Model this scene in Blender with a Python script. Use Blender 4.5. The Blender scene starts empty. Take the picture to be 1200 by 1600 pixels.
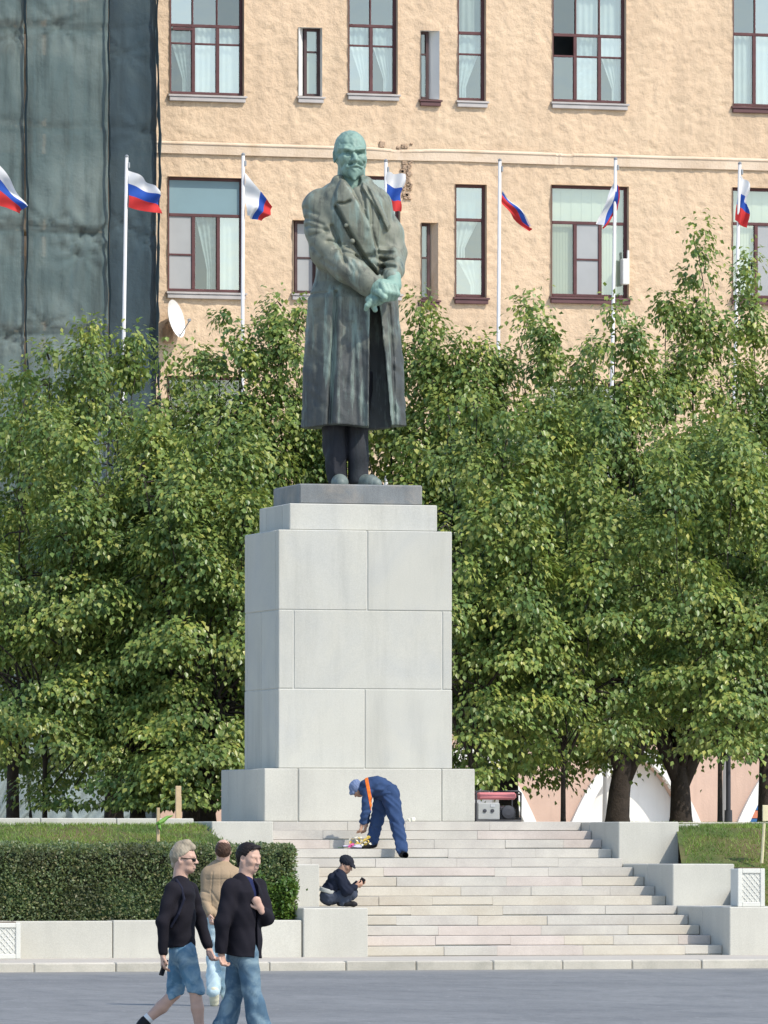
import bpy, bmesh, math, random
import numpy as np
from mathutils import Vector, Matrix
R = math.radians
SC = bpy.context.scene
COL = SC.collection
# ------------------------------------------------------------------ camera, sky, sun, exposure
TH = R(16.0)                      # the camera looks 16 degrees to the right of the facade's normal
FPX = 10500.0                     # focal length in photo pixels (long telephoto)
CAMX, CAMY, CAMZ = -27.5, -97.93, 1.70
HOR = 1315.0                      # horizon row
cam = bpy.data.objects.new('camera', bpy.data.cameras.new('camera'))
COL.objects.link(cam)
cam.location = (CAMX, CAMY, CAMZ)
cam.rotation_euler = (R(90), 0, -TH)
cam.data.sensor_width = 36.0
cam.data.lens = FPX / 1600.0 * 36.0
cam.data.shift_y = (HOR - 800.0) / 1600.0
cam.data.clip_start = 1.0
cam.data.clip_end = 3000.0
SC.camera = cam

SUN_EL, SUN_AZ = R(48.0), R(36.0)  # azimuth measured from the facade normal (-Y) towards +X
world = bpy.data.worlds.new('World')
SC.world = world
world.use_nodes = True
wn = world.node_tree
bg = wn.nodes['Background']
sky = wn.nodes.new('ShaderNodeTexSky')
sky.sky_type = 'NISHITA'
sky.sun_disc = False
sky.sun_elevation = SUN_EL
sky.sun_rotation = math.pi - SUN_AZ
sky.air_density = 1.0
sky.dust_density = 0.7
wn.links.new(sky.outputs[0], bg.inputs[0])
bg.inputs[1].default_value = 0.14
sun = bpy.data.objects.new('sun', bpy.data.lights.new('sun', 'SUN'))
COL.objects.link(sun)
sun.rotation_euler = (R(90) - SUN_EL, 0, SUN_AZ)
sun.location = (20, -40, 40)
sun.data.energy = 2.4
sun.data.angle = R(0.5)
sun.data.color = (1.0, 0.92, 0.80)
SC.view_settings.view_transform = 'Standard'
SC.view_settings.look = 'None'
SC.view_settings.gamma = 1.0
SC.view_settings.exposure = 0.84
SC.view_settings.use_curve_mapping = False
SC.cycles.max_bounces = 6
SC.cycles.transparent_max_bounces = 12

# ------------------------------------------------------------------ where a photo point lies on a plane of the place
def ray(px, py):
    u, v = (px - 600.0) / FPX, (HOR - py) / FPX
    return math.cos(TH) * u + math.sin(TH), -math.sin(TH) * u + math.cos(TH), v
def onY(px, py, Y):
    dx, dy, dz = ray(px, py)
    t = (Y - CAMY) / dy
    return Vector((CAMX + t * dx, Y, CAMZ + t * dz))
def XY(px, Y): return onY(px, HOR, Y).x
def ZY(px, py, Y): return onY(px, py, Y).z
def onD(px, py, D):               # at view depth D
    dx, dy, dz = ray(px, py)
    return Vector((CAMX + D * dx, CAMY + D * dy, CAMZ + D * dz))
def depth(p): return (p[0] - CAMX) * math.sin(TH) + (p[1] - CAMY) * math.cos(TH)

# ------------------------------------------------------------------ materials
MATS = {}
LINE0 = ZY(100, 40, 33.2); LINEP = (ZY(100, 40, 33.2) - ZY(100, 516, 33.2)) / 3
class NT:
    def __init__(s, name):
        s.m = bpy.data.materials.new(name); s.m.use_nodes = True
        s.t = s.m.node_tree; s.b = s.t.nodes['Principled BSDF']; s.out = s.t.nodes['Material Output']
        MATS[name] = s.m
    def n(s, typ, **kw):
        x = s.t.nodes.new(typ)
        for k, v in kw.items(): setattr(x, k, v)
        return x
    def l(s, a, b): s.t.links.new(a, b)
    def noise(s, vec, scale, detail=4.0, rough=.55, dist=0.0):
        x = s.n('ShaderNodeTexNoise'); x.inputs['Scale'].default_value = scale
        x.inputs['Detail'].default_value = detail; x.inputs['Roughness'].default_value = rough
        x.inputs['Distortion'].default_value = dist
        s.l(vec, x.inputs['Vector']); return x.outputs[0]
    def mapr(s, val, a, b, c, d):
        x = s.n('ShaderNodeMapRange'); s.l(val, x.inputs[0])
        for i, q in enumerate((a, b, c, d)): x.inputs[i + 1].default_value = q
        return x.outputs[0]
    def mix(s, fac, a, b, mode='MIX'):
        x = s.n('ShaderNodeMix', data_type='RGBA', blend_type=mode)
        if isinstance(fac, (int, float)): x.inputs[0].default_value = fac
        else: s.l(fac, x.inputs[0])
        for q, i in ((a, 6), (b, 7)):
            if isinstance(q, (tuple, list)): x.inputs[i].default_value = (*q[:3], 1)
            else: s.l(q, x.inputs[i])
        return x.outputs[2]
    def scaled(s, vec, sx, sy, sz):
        x = s.n('ShaderNodeMapping'); x.inputs['Scale'].default_value = (sx, sy, sz)
        s.l(vec, x.inputs[0]); return x.outputs[0]
    def pos(s): return s.n('ShaderNodeNewGeometry').outputs['Position']
    def obj(s): return s.n('ShaderNodeTexCoord').outputs['Object']

def mat(name, col, rough=.8, var=.15, scale=2.0, bump=0., bscale=30., bdist=.02, spec=.3, streak=0., sscale=3., speck=0., metal=0.,
        tint=None, tscale=1.2, tamount=.5, objvar=0., space='pos', fine=0., lines=False):
    N = NT(name)
    p = N.pos() if space == 'pos' else N.obj()
    n1 = N.noise(p, scale, 6)
    f = N.mapr(n1, .25, .75, 0, 1)
    c = N.mix(f, [v * (1 - var) for v in col], [v * (1 + var) for v in col])
    if tint:
        n2 = N.noise(p, tscale, 5, .6, .6)
        c = N.mix(N.mapr(n2, .45, .7, 0, tamount), c, tint)
    if streak:
        n3 = N.noise(N.scaled(p, sscale * 2.2, sscale * 2.2, sscale * .22), 1.0, 6, .65)
        c = N.mix(N.mapr(n3, .48, .78, 0, streak), c, [v * .35 for v in col])
    if lines:                 # dark bands painted into the colour: shade of the scaffold decks behind the net
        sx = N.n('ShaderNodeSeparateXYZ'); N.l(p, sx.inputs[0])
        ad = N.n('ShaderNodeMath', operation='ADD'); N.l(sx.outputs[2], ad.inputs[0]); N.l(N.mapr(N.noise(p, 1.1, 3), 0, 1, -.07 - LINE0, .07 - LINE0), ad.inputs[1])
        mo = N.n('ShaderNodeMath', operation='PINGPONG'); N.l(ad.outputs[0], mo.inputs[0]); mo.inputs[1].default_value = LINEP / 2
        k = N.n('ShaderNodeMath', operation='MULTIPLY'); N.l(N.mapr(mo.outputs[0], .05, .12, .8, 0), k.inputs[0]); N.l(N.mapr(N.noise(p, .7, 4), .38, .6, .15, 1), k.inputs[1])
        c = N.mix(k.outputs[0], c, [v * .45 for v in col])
    if speck:
        n4 = N.noise(p, 70, 3, .8)
        c = N.mix(N.mapr(n4, .35, .65, 0, 1), N.mix(speck, c, (0, 0, 0)), N.mix(speck * .6, c, (.9, .9, .88)))
    if objvar:
        oi = N.n('ShaderNodeObjectInfo').outputs['Random']
        g = N.mapr(oi, 0, 1, 1 - objvar, 1 + objvar)
        cc = N.n('ShaderNodeCombineColor')
        for i in range(3): N.l(g, cc.inputs[i])
        c = N.mix(1.0, c, cc.outputs[0], 'MULTIPLY')
    N.l(c, N.b.inputs['Base Color'])
    N.b.inputs['Roughness'].default_value = rough
    N.b.inputs['Metallic'].default_value = metal
    N.b.inputs['Specular IOR Level'].default_value = spec
    if bump:
        bp = N.n('ShaderNodeBump'); bp.inputs['Strength'].default_value = bump; bp.inputs['Distance'].default_value = bdist
        N.l(N.noise(p, bscale, 6, .65), bp.inputs['Height']); N.l(bp.outputs[0], N.b.inputs['Normal'])
    return N.m

def leaf_mat(name, cols, trans=.35, rough=.45, low=(.045, .115, .045), lowk=.62, hi=None, sc=.9):
    N = NT(name)
    rnd = N.n('ShaderNodeNewGeometry').outputs['Random Per Island']
    cr = N.n('ShaderNodeValToRGB'); N.l(rnd, cr.inputs[0])
    e = cr.color_ramp.elements
    while len(e) < len(cols): e.new(.5)
    for i, c in enumerate(cols):
        e[i].position = i / (len(cols) - 1); e[i].color = (*c, 1)
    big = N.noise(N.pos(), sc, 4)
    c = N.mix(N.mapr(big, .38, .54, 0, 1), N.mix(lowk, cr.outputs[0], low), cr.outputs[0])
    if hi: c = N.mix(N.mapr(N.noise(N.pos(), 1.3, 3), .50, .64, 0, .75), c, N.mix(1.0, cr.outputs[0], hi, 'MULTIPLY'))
    N.l(c, N.b.inputs['Base Color']); N.b.inputs['Roughness'].default_value = rough
    N.b.inputs['Specular IOR Level'].default_value = .35
    tr = N.n('ShaderNodeBsdfTranslucent'); N.l(N.mix(.6, c, (.30, .38, .06)), tr.inputs[0])
    ms = N.n('ShaderNodeMixShader'); ms.inputs[0].default_value = trans
    N.l(N.b.outputs[0], ms.inputs[1]); N.l(tr.outputs[0], ms.inputs[2]); N.l(ms.outputs[0], N.out.inputs[0])
    return N.m

def glass_mat(name, tint=(.62, .72, .72), refl=.3):
    N = NT(name)
    t = N.n('ShaderNodeBsdfTransparent'); t.inputs[0].default_value = (*tint, 1)
    g = N.n('ShaderNodeBsdfGlossy'); g.inputs['Roughness'].default_value = .03; g.inputs[0].default_value = (.80, .80, .75, 1)
    bp = N.n('ShaderNodeBump'); bp.inputs['Strength'].default_value = .12; bp.inputs['Distance'].default_value = .02
    N.l(N.noise(N.pos(), 2.0, 2), bp.inputs['Height']); N.l(bp.outputs[0], g.inputs['Normal'])
    ms = N.n('ShaderNodeMixShader'); ms.inputs[0].default_value = refl
    N.l(t.outputs[0], ms.inputs[1]); N.l(g.outputs[0], ms.inputs[2]); N.l(ms.outputs[0], N.out.inputs[0])
    return N.m

# ------------------------------------------------------------------ objects
def tag(o, label=None, cat=None, group=None, kind=None):
    if label: o['label'] = label
    if cat: o['category'] = cat
    if group: o['group'] = group
    if kind: o['kind'] = kind
    return o
def empty(name, loc, label=None, cat=None, group=None, rz=0., parent=None):
    o = bpy.data.objects.new(name, None); COL.objects.link(o)
    o.location = loc; o.rotation_euler = (0, 0, rz); o.empty_display_size = .2
    if parent: o.parent = parent
    return tag(o, label, cat, group)
def link(name, me, m=None, parent=None, loc=(0, 0, 0), rot=(0, 0, 0), kind=None):
    o = bpy.data.objects.new(name, me); COL.objects.link(o)
    if m and not me.materials:
        for q in (m if isinstance(m, (list, tuple)) else [m]): me.materials.append(MATS[q] if isinstance(q, str) else q)
    o.location = loc; o.rotation_euler = rot
    if parent: o.parent = parent
    if kind: o['kind'] = kind
    return o
def npmesh(name, V, F, smooth=False, mi=None):
    me = bpy.data.meshes.new(name)
    V = np.asarray(V, np.float32); F = np.asarray(F, np.int32)
    k = F.shape[1]
    me.vertices.add(len(V)); me.vertices.foreach_set('co', V.ravel())
    me.loops.add(F.size); me.loops.foreach_set('vertex_index', F.ravel())
    me.polygons.add(len(F)); me.polygons.foreach_set('loop_start', np.arange(0, F.size, k, dtype=np.int32))
    if mi is not None: me.polygons.foreach_set('material_index', np.asarray(mi, np.int32))
    me.update(calc_edges=True); me.validate()
    if smooth: me.polygons.foreach_set('use_smooth', np.ones(len(me.polygons), bool))
    return me
def grow(V, F, name, m=None, parent=None, loc=(0, 0, 0), rot=(0, 0, 0), smooth=False, kind=None):
    me = bpy.data.meshes.new(name); me.from_pydata([tuple(v) for v in V], [], [tuple(f) for f in F]); me.update()
    if smooth:
        for p in me.polygons: p.use_smooth = True
    return link(name, me, m, parent, loc, rot, kind)

class MB:                                    # several simple shapes gathered into one mesh
    def __init__(s): s.V = []; s.F = []
    def add(s, V, F):
        k = len(s.V); s.V += [tuple(v) for v in V]; s.F += [tuple(i + k for i in f) for f in F]; return s
    def box(s, c, h, bev=0.0, M=None):
        V, F = bevbox(h[0], h[1], h[2], bev)
        V = [Vector(v) for v in V]
        if M is not None: V = [M @ v for v in V]
        return s.add([v + Vector(c) for v in V], F)
    def tube(s, pts, r, n=8, cap=True):
        pts = [Vector(p) for p in pts]
        rs = r if isinstance(r, (list, tuple)) else [r] * len(pts)
        V, F = [], []
        up = None
        for i, p in enumerate(pts):
            d = (pts[min(i + 1, len(pts) - 1)] - pts[max(i - 1, 0)]).normalized()
            if up is None:
                up = Vector((0, 0, 1)) if abs(d.z) < .9 else Vector((1, 0, 0))
            a = d.cross(up)
            if a.length < 1e-4: a = d.cross(Vector((0, 1, 0)))
            a.normalize(); b = d.cross(a).normalized(); up = -b if False else up
            for k in range(n):
                t = 2 * math.pi * k / n
                V.append(p + a * math.cos(t) * rs[i] + b * math.sin(t) * rs[i])
        for i in range(len(pts) - 1):
            for k in range(n):
                k2 = (k + 1) % n
                F.append((i * n + k, i * n + k2, (i + 1) * n + k2, (i + 1) * n + k))
        if cap:
            F.append(tuple(range(n))[::-1]); F.append(tuple(range((len(pts) - 1) * n, len(pts) * n)))
        return s.add(V, F)
    def lathe(s, prof, n=16, c=(0, 0, 0), M=None):
        V, F = [], []
        for r, z in prof:
            for k in range(n):
                t = 2 * math.pi * k / n
                v = Vector((r * math.cos(t), r * math.sin(t), z))
                if M is not None: v = M @ v
                V.append(v + Vector(c))
        for i in range(len(prof) - 1):
            for k in range(n):
                k2 = (k + 1) % n
                F.append((i * n + k, i * n + k2, (i + 1) * n + k2, (i + 1) * n + k))
        F.append(tuple(range(n))[::-1]); F.append(tuple(range((len(prof) - 1) * n, len(prof) * n)))
        return s.add(V, F)
    def build(s, name, m, parent=None, loc=(0, 0, 0), rot=(0, 0, 0), smooth=False, kind=None):
        return grow(s.V, s.F, name, m, parent, loc, rot, smooth, kind)

def bevbox(hx, hy, hz, bev):
    h = (hx, hy, hz)
    if bev <= 0:
        V = [(sx * hx, sy * hy, sz * hz) for sx in (-1, 1) for sy in (-1, 1) for sz in (-1, 1)]
        F = [(0, 1, 3, 2), (4, 6, 7, 5), (0, 4, 5, 1), (2, 3, 7, 6), (0, 2, 6, 4), (1, 5, 7, 3)]
        return V, F
    V, ix = [], {}
    cs = [(sx, sy, sz) for sx in (-1, 1) for sy in (-1, 1) for sz in (-1, 1)]
    for c in cs:
        for a in range(3):
            ix[c, a] = len(V)
            V.append(tuple(c[i] * (h[i] if i == a else h[i] - bev) for i in range(3)))
    F = []
    for a in range(3):
        b, e = [(1, 2), (0, 2), (0, 1)][a]
        for sg in (-1, 1):
            q = []
            for sb, se in ((-1, -1), (1, -1), (1, 1), (-1, 1)):
                c = [0, 0, 0]; c[a] = sg; c[b] = sb; c[e] = se; q.append(ix[tuple(c), a])
            F.append(q)
        for sb in (-1, 1):
            for se in (-1, 1):
                c1 = [0, 0, 0]; c1[b] = sb; c1[e] = se; c2 = list(c1); c1[a] = -1; c2[a] = 1
                F.append([ix[tuple(c1), b], ix[tuple(c2), b], ix[tuple(c2), e], ix[tuple(c1), e]])
    for c in cs: F.append([ix[c, 0], ix[c, 1], ix[c, 2]])
    out = []
    for f in F:
        p = [Vector(V[i]) for i in f]
        n = (p[1] - p[0]).cross(p[2] - p[0]); cen = sum(p, Vector()) / len(p)
        out.append(tuple(f) if n.dot(cen) > 0 else tuple(f)[::-1])
    return V, out

def block(name, x0, x1, y0, y1, z0, z1, m, parent=None, bev=.008, label=None):
    """one squared stone, its origin at its centre"""
    V, F = bevbox((x1 - x0) / 2, (y1 - y0) / 2, (z1 - z0) / 2, bev)
    c = Vector(((x0 + x1) / 2, (y0 + y1) / 2, (z0 + z1) / 2))
    if parent: c = c - parent.location
    o = grow(V, F, name, m, parent, c)
    if label: o['label'] = label
    return o

rng = np.random.default_rng(7)
random.seed(11)
def lattice_noise(x, y, scale, seed, octaves=3, gain=.5):
    """smooth value noise on numpy arrays"""
    g = np.random.default_rng(seed); T = g.random((64, 64)).astype(np.float32)
    out = 0; amp = 1; tot = 0
    for o in range(octaves):
        u = x / scale * 2 ** o + 17.3 * o; v = y / scale * 2 ** o + 5.1 * o
        i = np.floor(u).astype(int); j = np.floor(v).astype(int)
        a = u - i; b = v - j; a = a * a * (3 - 2 * a); b = b * b * (3 - 2 * b)
        t00 = T[i % 64, j % 64]; t10 = T[(i + 1) % 64, j % 64]; t01 = T[i % 64, (j + 1) % 64]; t11 = T[(i + 1) % 64, (j + 1) % 64]
        out = out + amp * (t00 * (1 - a) * (1 - b) + t10 * a * (1 - b) + t01 * (1 - a) * b + t11 * a * b)
        tot += amp; amp *= gain
    return out / tot

# ------------------------------------------------------------------ sculpting with distance fields
class Field:
    def __init__(s, lo, hi, vox):
        s.lo = np.array(lo, np.float32); s.v = vox
        n = np.ceil((np.array(hi) - s.lo) / vox).astype(int) + 1
        s.ax = [(s.lo[i] + np.arange(n[i]) * vox).astype(np.float32) for i in range(3)]
        s.d = np.full(n, 4.0 * max(1, vox * 50), np.float32)
    def sub(s, lo, hi, pad):
        sl = []
        for i in range(3):
            a = int(np.clip(np.floor((lo[i] - pad - s.lo[i]) / s.v), 0, len(s.ax[i])))
            b = int(np.clip(np.ceil((hi[i] + pad - s.lo[i]) / s.v) + 1, 0, len(s.ax[i])))
            if b <= a: return None
            sl.append(slice(a, b))
        return tuple(sl), s.ax[0][sl[0]][:, None, None], s.ax[1][sl[1]][None, :, None], s.ax[2][sl[2]][None, None, :]
    def put(s, sl, d, k, op):
        a = s.d[sl]
        if op == 'u':
            if k <= 0: s.d[sl] = np.minimum(a, d)
            else:
                h = np.clip(.5 + .5 * (d - a) / k, 0, 1); s.d[sl] = d + (a - d) * h - k * h * (1 - h)
        else:
            b = -d
            if k <= 0: s.d[sl] = np.maximum(a, b)
            else:
                h = np.clip(.5 - .5 * (b - a) / k, 0, 1); s.d[sl] = b + (a - b) * h + k * h * (1 - h)
    def cone(s, a, b, ra, rb=None, k=0., op='u', st=None):
        """round cone; st=(axis, factor) stretches its section along axis by factor"""
        rb = ra if rb is None else rb
        a = np.array(a, np.float32); b = np.array(b, np.float32)
        rm = max(ra, rb) * (max(1, st[1]) if st else 1)
        g = s.sub(np.minimum(a, b) - rm, np.maximum(a, b) + rm, k + 3 * s.v)
        if g is None: return s
        sl, x, y, z = g
        x = x - a[0]; y = y - a[1]; z = z - a[2]; ba = b - a
        if st:
            e = np.array(st[0], np.float32); e = e / np.linalg.norm(e); w = 1 / st[1] - 1
            # squash relative to the segment so that its ends stay in place
            L = float(ba @ ba) + 1e-9
            t0 = (x * ba[0] + y * ba[1] + z * ba[2]) / L
            q = (x - t0 * ba[0]) * e[0] + (y - t0 * ba[1]) * e[1] + (z - t0 * ba[2]) * e[2]
            x = x + w * q * e[0]; y = y + w * q * e[1]; z = z + w * q * e[2]
        L = float(ba @ ba) + 1e-9
        t = np.clip((x * ba[0] + y * ba[1] + z * ba[2]) / L, 0, 1)
        d = np.sqrt((x - t * ba[0]) ** 2 + (y - t * ba[1]) ** 2 + (z - t * ba[2]) ** 2) - (ra + (rb - ra) * t)
        s.put(sl, d, k, op); return s
    def chain(s, pts, rs, k=0., op='u', st=None):
        for i in range(len(pts) - 1): s.cone(pts[i], pts[i + 1], rs[i], rs[i + 1], k, op, st)
        return s
    def ell(s, c, r, k=0., op='u', M=None):
        c = np.array(c, np.float32); r = np.array(r, np.float32); rm = float(r.max())
        g = s.sub(c - rm, c + rm, k + 3 * s.v)
        if g is None: return s
        sl, x, y, z = g
        x = x - c[0]; y = y - c[1]; z = z - c[2]
        if M is not None:     # columns of M are the ellipsoid's axes
            x, y, z = (x * M[0][0] + y * M[1][0] + z * M[2][0], x * M[0][1] + y * M[1][1] + z * M[2][1], x * M[0][2] + y * M[1][2] + z * M[2][2])
        q = np.sqrt((x / r[0]) ** 2 + (y / r[1]) ** 2 + (z / r[2]) ** 2)
        s.put(sl, (q - 1) * float(r.min()), k, op); return s
    def box(s, c, h, rd=0., k=0., op='u', M=None):
        c = np.array(c, np.float32); rm = float(np.linalg.norm(h))
        g = s.sub(c - rm, c + rm, k + 3 * s.v)
        if g is None: return s
        sl, x, y, z = g
        x = x - c[0]; y = y - c[1]; z = z - c[2]
        if M is not None:
            x, y, z = (x * M[0][0] + y * M[1][0] + z * M[2][0], x * M[0][1] + y * M[1][1] + z * M[2][1], x * M[0][2] + y * M[1][2] + z * M[2][2])
        qx = np.abs(x) - h[0] + rd; qy = np.abs(y) - h[1] + rd; qz = np.abs(z) - h[2] + rd
        d = np.sqrt(np.maximum(qx, 0) ** 2 + np.maximum(qy, 0) ** 2 + np.maximum(qz, 0) ** 2) + np.minimum(np.maximum(np.maximum(qx, qy), qz), 0) - rd
        s.put(sl, d, k, op); return s
    def grid(s): return s.ax[0][:, None, None], s.ax[1][None, :, None], s.ax[2][None, None, :]
    def cut(s, fn):               # keep where fn(x,y,z) <= 0
        s.d = np.maximum(s.d, fn(*s.grid()).astype(np.float32)); return s
    def folds(s, amp, wl, seed=0):
        x, y, z = s.grid(); g = np.random.default_rng(seed); o = 0
        for i in range(4):
            v = g.normal(size=3); v /= np.linalg.norm(v); v *= 2 * math.pi / (wl * g.uniform(.7, 1.5)); ph = g.uniform(0, 6.3, 2)
            o = o + np.sin(x * v[0] + y * v[1] + z * v[2] + ph[0] + 1.3 * np.sin(x * v[1] * .6 + z * v[0] * .6 - y * v[2] * .5 + ph[1]))
        s.d = s.d + (amp * .5) * o.astype(np.float32); return s
    def groove(s, pts, width, amp, ymax=0.):
        """relief drawn in front view: a line of hollow (amp>0) or raised (amp<0) surface"""
        x = s.ax[0][:, None]; z = s.ax[2][None, :]; best = None
        for i in range(len(pts) - 1):
            a, b = np.array(pts[i], float), np.array(pts[i + 1], float); ba = b - a; L = ba @ ba + 1e-9
            t = np.clip(((x - a[0]) * ba[0] + (z - a[1]) * ba[1]) / L, 0, 1)
            q = (x - a[0] - t * ba[0]) ** 2 + (z - a[1] - t * ba[1]) ** 2
            best = q if best is None else np.minimum(best, q)
        m = (amp * np.exp(-best / width ** 2)).astype(np.float32)
        w = (s.ax[1] < ymax).astype(np.float32)
        s.d += m[:, None, :] * w[None, :, None]; return s
    def plate(s, poly, amp, soft, ymax=0.):
        """relief drawn in front view: a polygon whose surface is raised (amp<0)"""
        x = s.ax[0][:, None] + 0 * s.ax[2][None, :]; z = s.ax[2][None, :] + 0 * s.ax[0][:, None]
        inside = np.zeros(x.shape, bool); dist = np.full(x.shape, 1e9)
        for i in range(len(poly)):
            a, b = np.array(poly[i], float), np.array(poly[(i + 1) % len(poly)], float); ba = b - a; L = ba @ ba + 1e-9
            t = np.clip(((x - a[0]) * ba[0] + (z - a[1]) * ba[1]) / L, 0, 1)
            dist = np.minimum(dist, np.hypot(x - a[0] - t * ba[0], z - a[1] - t * ba[1]))
            if a[1] != b[1]:
                c = ((a[1] > z) != (b[1] > z)) & (x < (b[0] - a[0]) * (z - a[1]) / (b[1] - a[1]) + a[0]); inside ^= c
        sd = np.where(inside, dist, -dist)
        m = (amp * np.clip(.5 + sd / soft, 0, 1)).astype(np.float32)
        w = (s.ax[1] < ymax).astype(np.float32)
        s.d += m[:, None, :] * w[None, :, None]; return s
    def mesh(s, name, scale=1.0):
        d = s.d; sg = d < 0
        cs = np.zeros(tuple(n - 1 for n in d.shape), np.int8)
        offs = [(i, j, k) for i in (0, 1) for j in (0, 1) for k in (0, 1)]
        def cr(A, o): return A[o[0]:A.shape[0] - 1 + o[0], o[1]:A.shape[1] - 1 + o[1], o[2]:A.shape[2] - 1 + o[2]]
        for o in offs: cs += cr(sg, o)
        act = (cs > 0) & (cs < 8)
        idx = np.full(act.shape, -1, np.int32); ijk = np.argwhere(act); idx[act] = np.arange(len(ijk))
        val = np.stack([d[ijk[:, 0] + o[0], ijk[:, 1] + o[1], ijk[:, 2] + o[2]] for o in offs], 1)
        acc = np.zeros((len(ijk), 3)); cnt = np.zeros(len(ijk))
        for p in range(8):
            for q in range(p + 1, 8):
                df = np.array(offs[q]) - np.array(offs[p])
                if np.abs(df).sum() != 1: continue
                va, vb = val[:, p], val[:, q]; m = (va < 0) != (vb < 0)
                t = np.where(m, va / np.where(m, va - vb, 1), 0)
                acc += (np.array(offs[p])[None] + t[:, None] * df[None]) * m[:, None]; cnt += m
        V = (s.lo[None] + (ijk + acc / cnt[:, None]) * s.v) * scale
        Fs = []
        for ax in range(3):
            o = [0, 0, 0]; o[ax] = 1
            A = sg[tuple(slice(0, -1) if i == ax else slice(1, -1) for i in range(3))]
            B = sg[tuple(slice(1, None) if i == ax else slice(1, -1) for i in range(3))]
            e = np.argwhere(A != B)
            if not len(e): continue
            fl = A[e[:, 0], e[:, 1], e[:, 2]]
            e = e + np.array([0 if i == ax else 1 for i in range(3)])
            b, c = [(1, 2), (2, 0), (0, 1)][ax]
            def at(db, dc):
                q = e.copy(); q[:, b] += db; q[:, c] += dc; return idx[q[:, 0], q[:, 1], q[:, 2]]
            f = np.stack([at(-1, -1), at(0, -1), at(0, 0), at(-1, 0)], 1)
            f[~fl] = f[~fl][:, ::-1]; Fs.append(f)
        return npmesh(name, V, np.concatenate(Fs), smooth=True)

def rotz(a): c, s_ = math.cos(a), math.sin(a); return np.array([[c, -s_, 0], [s_, c, 0], [0, 0, 1]])
def rotx(a): c, s_ = math.cos(a), math.sin(a); return np.array([[1, 0, 0], [0, c, -s_], [0, s_, c]])
def roty(a): c, s_ = math.cos(a), math.sin(a); return np.array([[c, 0, s_], [0, 1, 0], [-s_, 0, c]])

def head_frame(yaw, pitch=0., roll=0.):
    """yaw 0 faces the viewer (-y), positive yaw turns the face to +x; positive pitch looks down"""
    return rotz(R(yaw)) @ roty(R(roll)) @ rotx(R(pitch))
def sculpt_head(F, c, S, M, beard=False, moustache=False, fine=1.0):
    c = np.array(c, float)
    P = lambda *p: c + M @ (np.array(p) * S)
    def ell(p, r, k, op='u'): F.ell(P(*p), [q * S for q in r], k * S, op, M)
    def con(a, b, ra, rb, k, op='u'): F.cone(P(*a), P(*b), ra * S, rb * S, k * S, op)
    ell((0, .06, .14), (.325, .41, .36), .05)
    ell((0, -.08, -.12), (.262, .29, .35), .12)
    con((-.12, -.17, -.34), (.12, -.17, -.34), .11, .11, .1)
    con((0, -.24, -.40), (0, -.27, -.37), .095, .09, .08)
    for sx in (-1, 1):
        ell((.165 * sx, -.22, -.08), (.105, .11, .11), .1)
        con((.02 * sx, -.345, .085), (.19 * sx, -.28, .10), .05, .045, .05)
        ell((.13 * sx, -.405, .0), (.085, .085, .055), .05, 's')
        ell((.13 * sx, -.295, -.005), (.065, .055, .05), .02)
        ell((.322 * sx, .05, -.03), (.045, .095, .135), .03)
        ell((.335 * sx, .03, -.02), (.03, .05, .08), .03, 's')
    con((0, -.345, .06), (0, -.455, -.115), .036, .055, .045)
    for sx in (-1, 1): ell((.055 * sx, -.41, -.13), (.045, .055, .04), .03)
    con((-.07, -.375, -.235), (.07, -.375, -.235), .028, .028, .03)
    con((-.055, -.37, -.30), (.055, -.37, -.30), .034, .034, .03)
    con((-.1, -.41, -.266), (.1, -.41, -.266), .014, .014, .012, 's')
    if moustache:
        for sx in (-1, 1): con((.01, -.42, -.2), (.14 * sx, -.36, -.26), .045, .03, .03)
    if beard:
        con((0, -.33, -.36), (0, -.36, -.50), .085, .045, .05)
        for sx in (-1, 1): con((.14 * sx, -.33, -.27), (.05 * sx, -.33, -.42), .035, .06, .04)
# ------------------------------------------------------------------ material set of the place
GRAN = (.505, .492, .43)
mat('granite', GRAN, .75, .09, .9, .15, 60, .01, .3, streak=.18, sscale=1.6, speck=.13, objvar=.03, tint=(.42, .41, .37), tscale=1.1, tamount=.35)
mat('granite_shaft', (.49, .482, .425), .75, .07, .8, .15, 60, .01, .3, streak=.30, sscale=1.3, speck=.10, objvar=.05, tint=(.40, .41, .40), tscale=.8, tamount=.55)
mat('mortar', (.50, .50, .46), .95, .15, 3, .2, 60)
mat('dark_granite', (.165, .18, .185), .6, .25, 1.8, .1, 60, .01, .3, tint=(.30, .265, .22), tscale=2.2, tamount=.8, speck=.12, streak=.5, sscale=2.0)
mat('step_grey', (.50, .475, .42), .8, .12, 1.2, .2, 50, .01, .3, tint=(.34, .31, .29), tscale=1.3, tamount=.5, speck=.1, objvar=.02)
mat('step_pink', (.53, .47, .42), .8, .12, 1.2, .2, 50, .01, .3, tint=(.38, .33, .29), tscale=1.3, tamount=.5, speck=.1, objvar=.02)
mat('step_cream', (.52, .48, .40), .8, .12, 1.2, .2, 50, .01, .3, tint=(.40, .34, .26), tscale=1.3, tamount=.5, speck=.1, objvar=.02)
mat('pavement', (.48, .44, .375), .85, .10, .8, .2, 40, tint=(.36, .33, .28), tscale=.8, tamount=.5, speck=.12)
mat('kerb', (.47, .44, .37), .85, .12, 1.5, .2, 40, tint=(.30, .29, .24), tscale=2, tamount=.6, speck=.1, objvar=.08)
mat('earth', (.12, .085, .055), .95, .35, 3, .5, 20, .05)
mat('lawn', (.085, .115, .03), .95, .35, 2.5, .6, 25, .05, tint=(.17, .115, .06), tscale=.9, tamount=.8)
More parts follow.
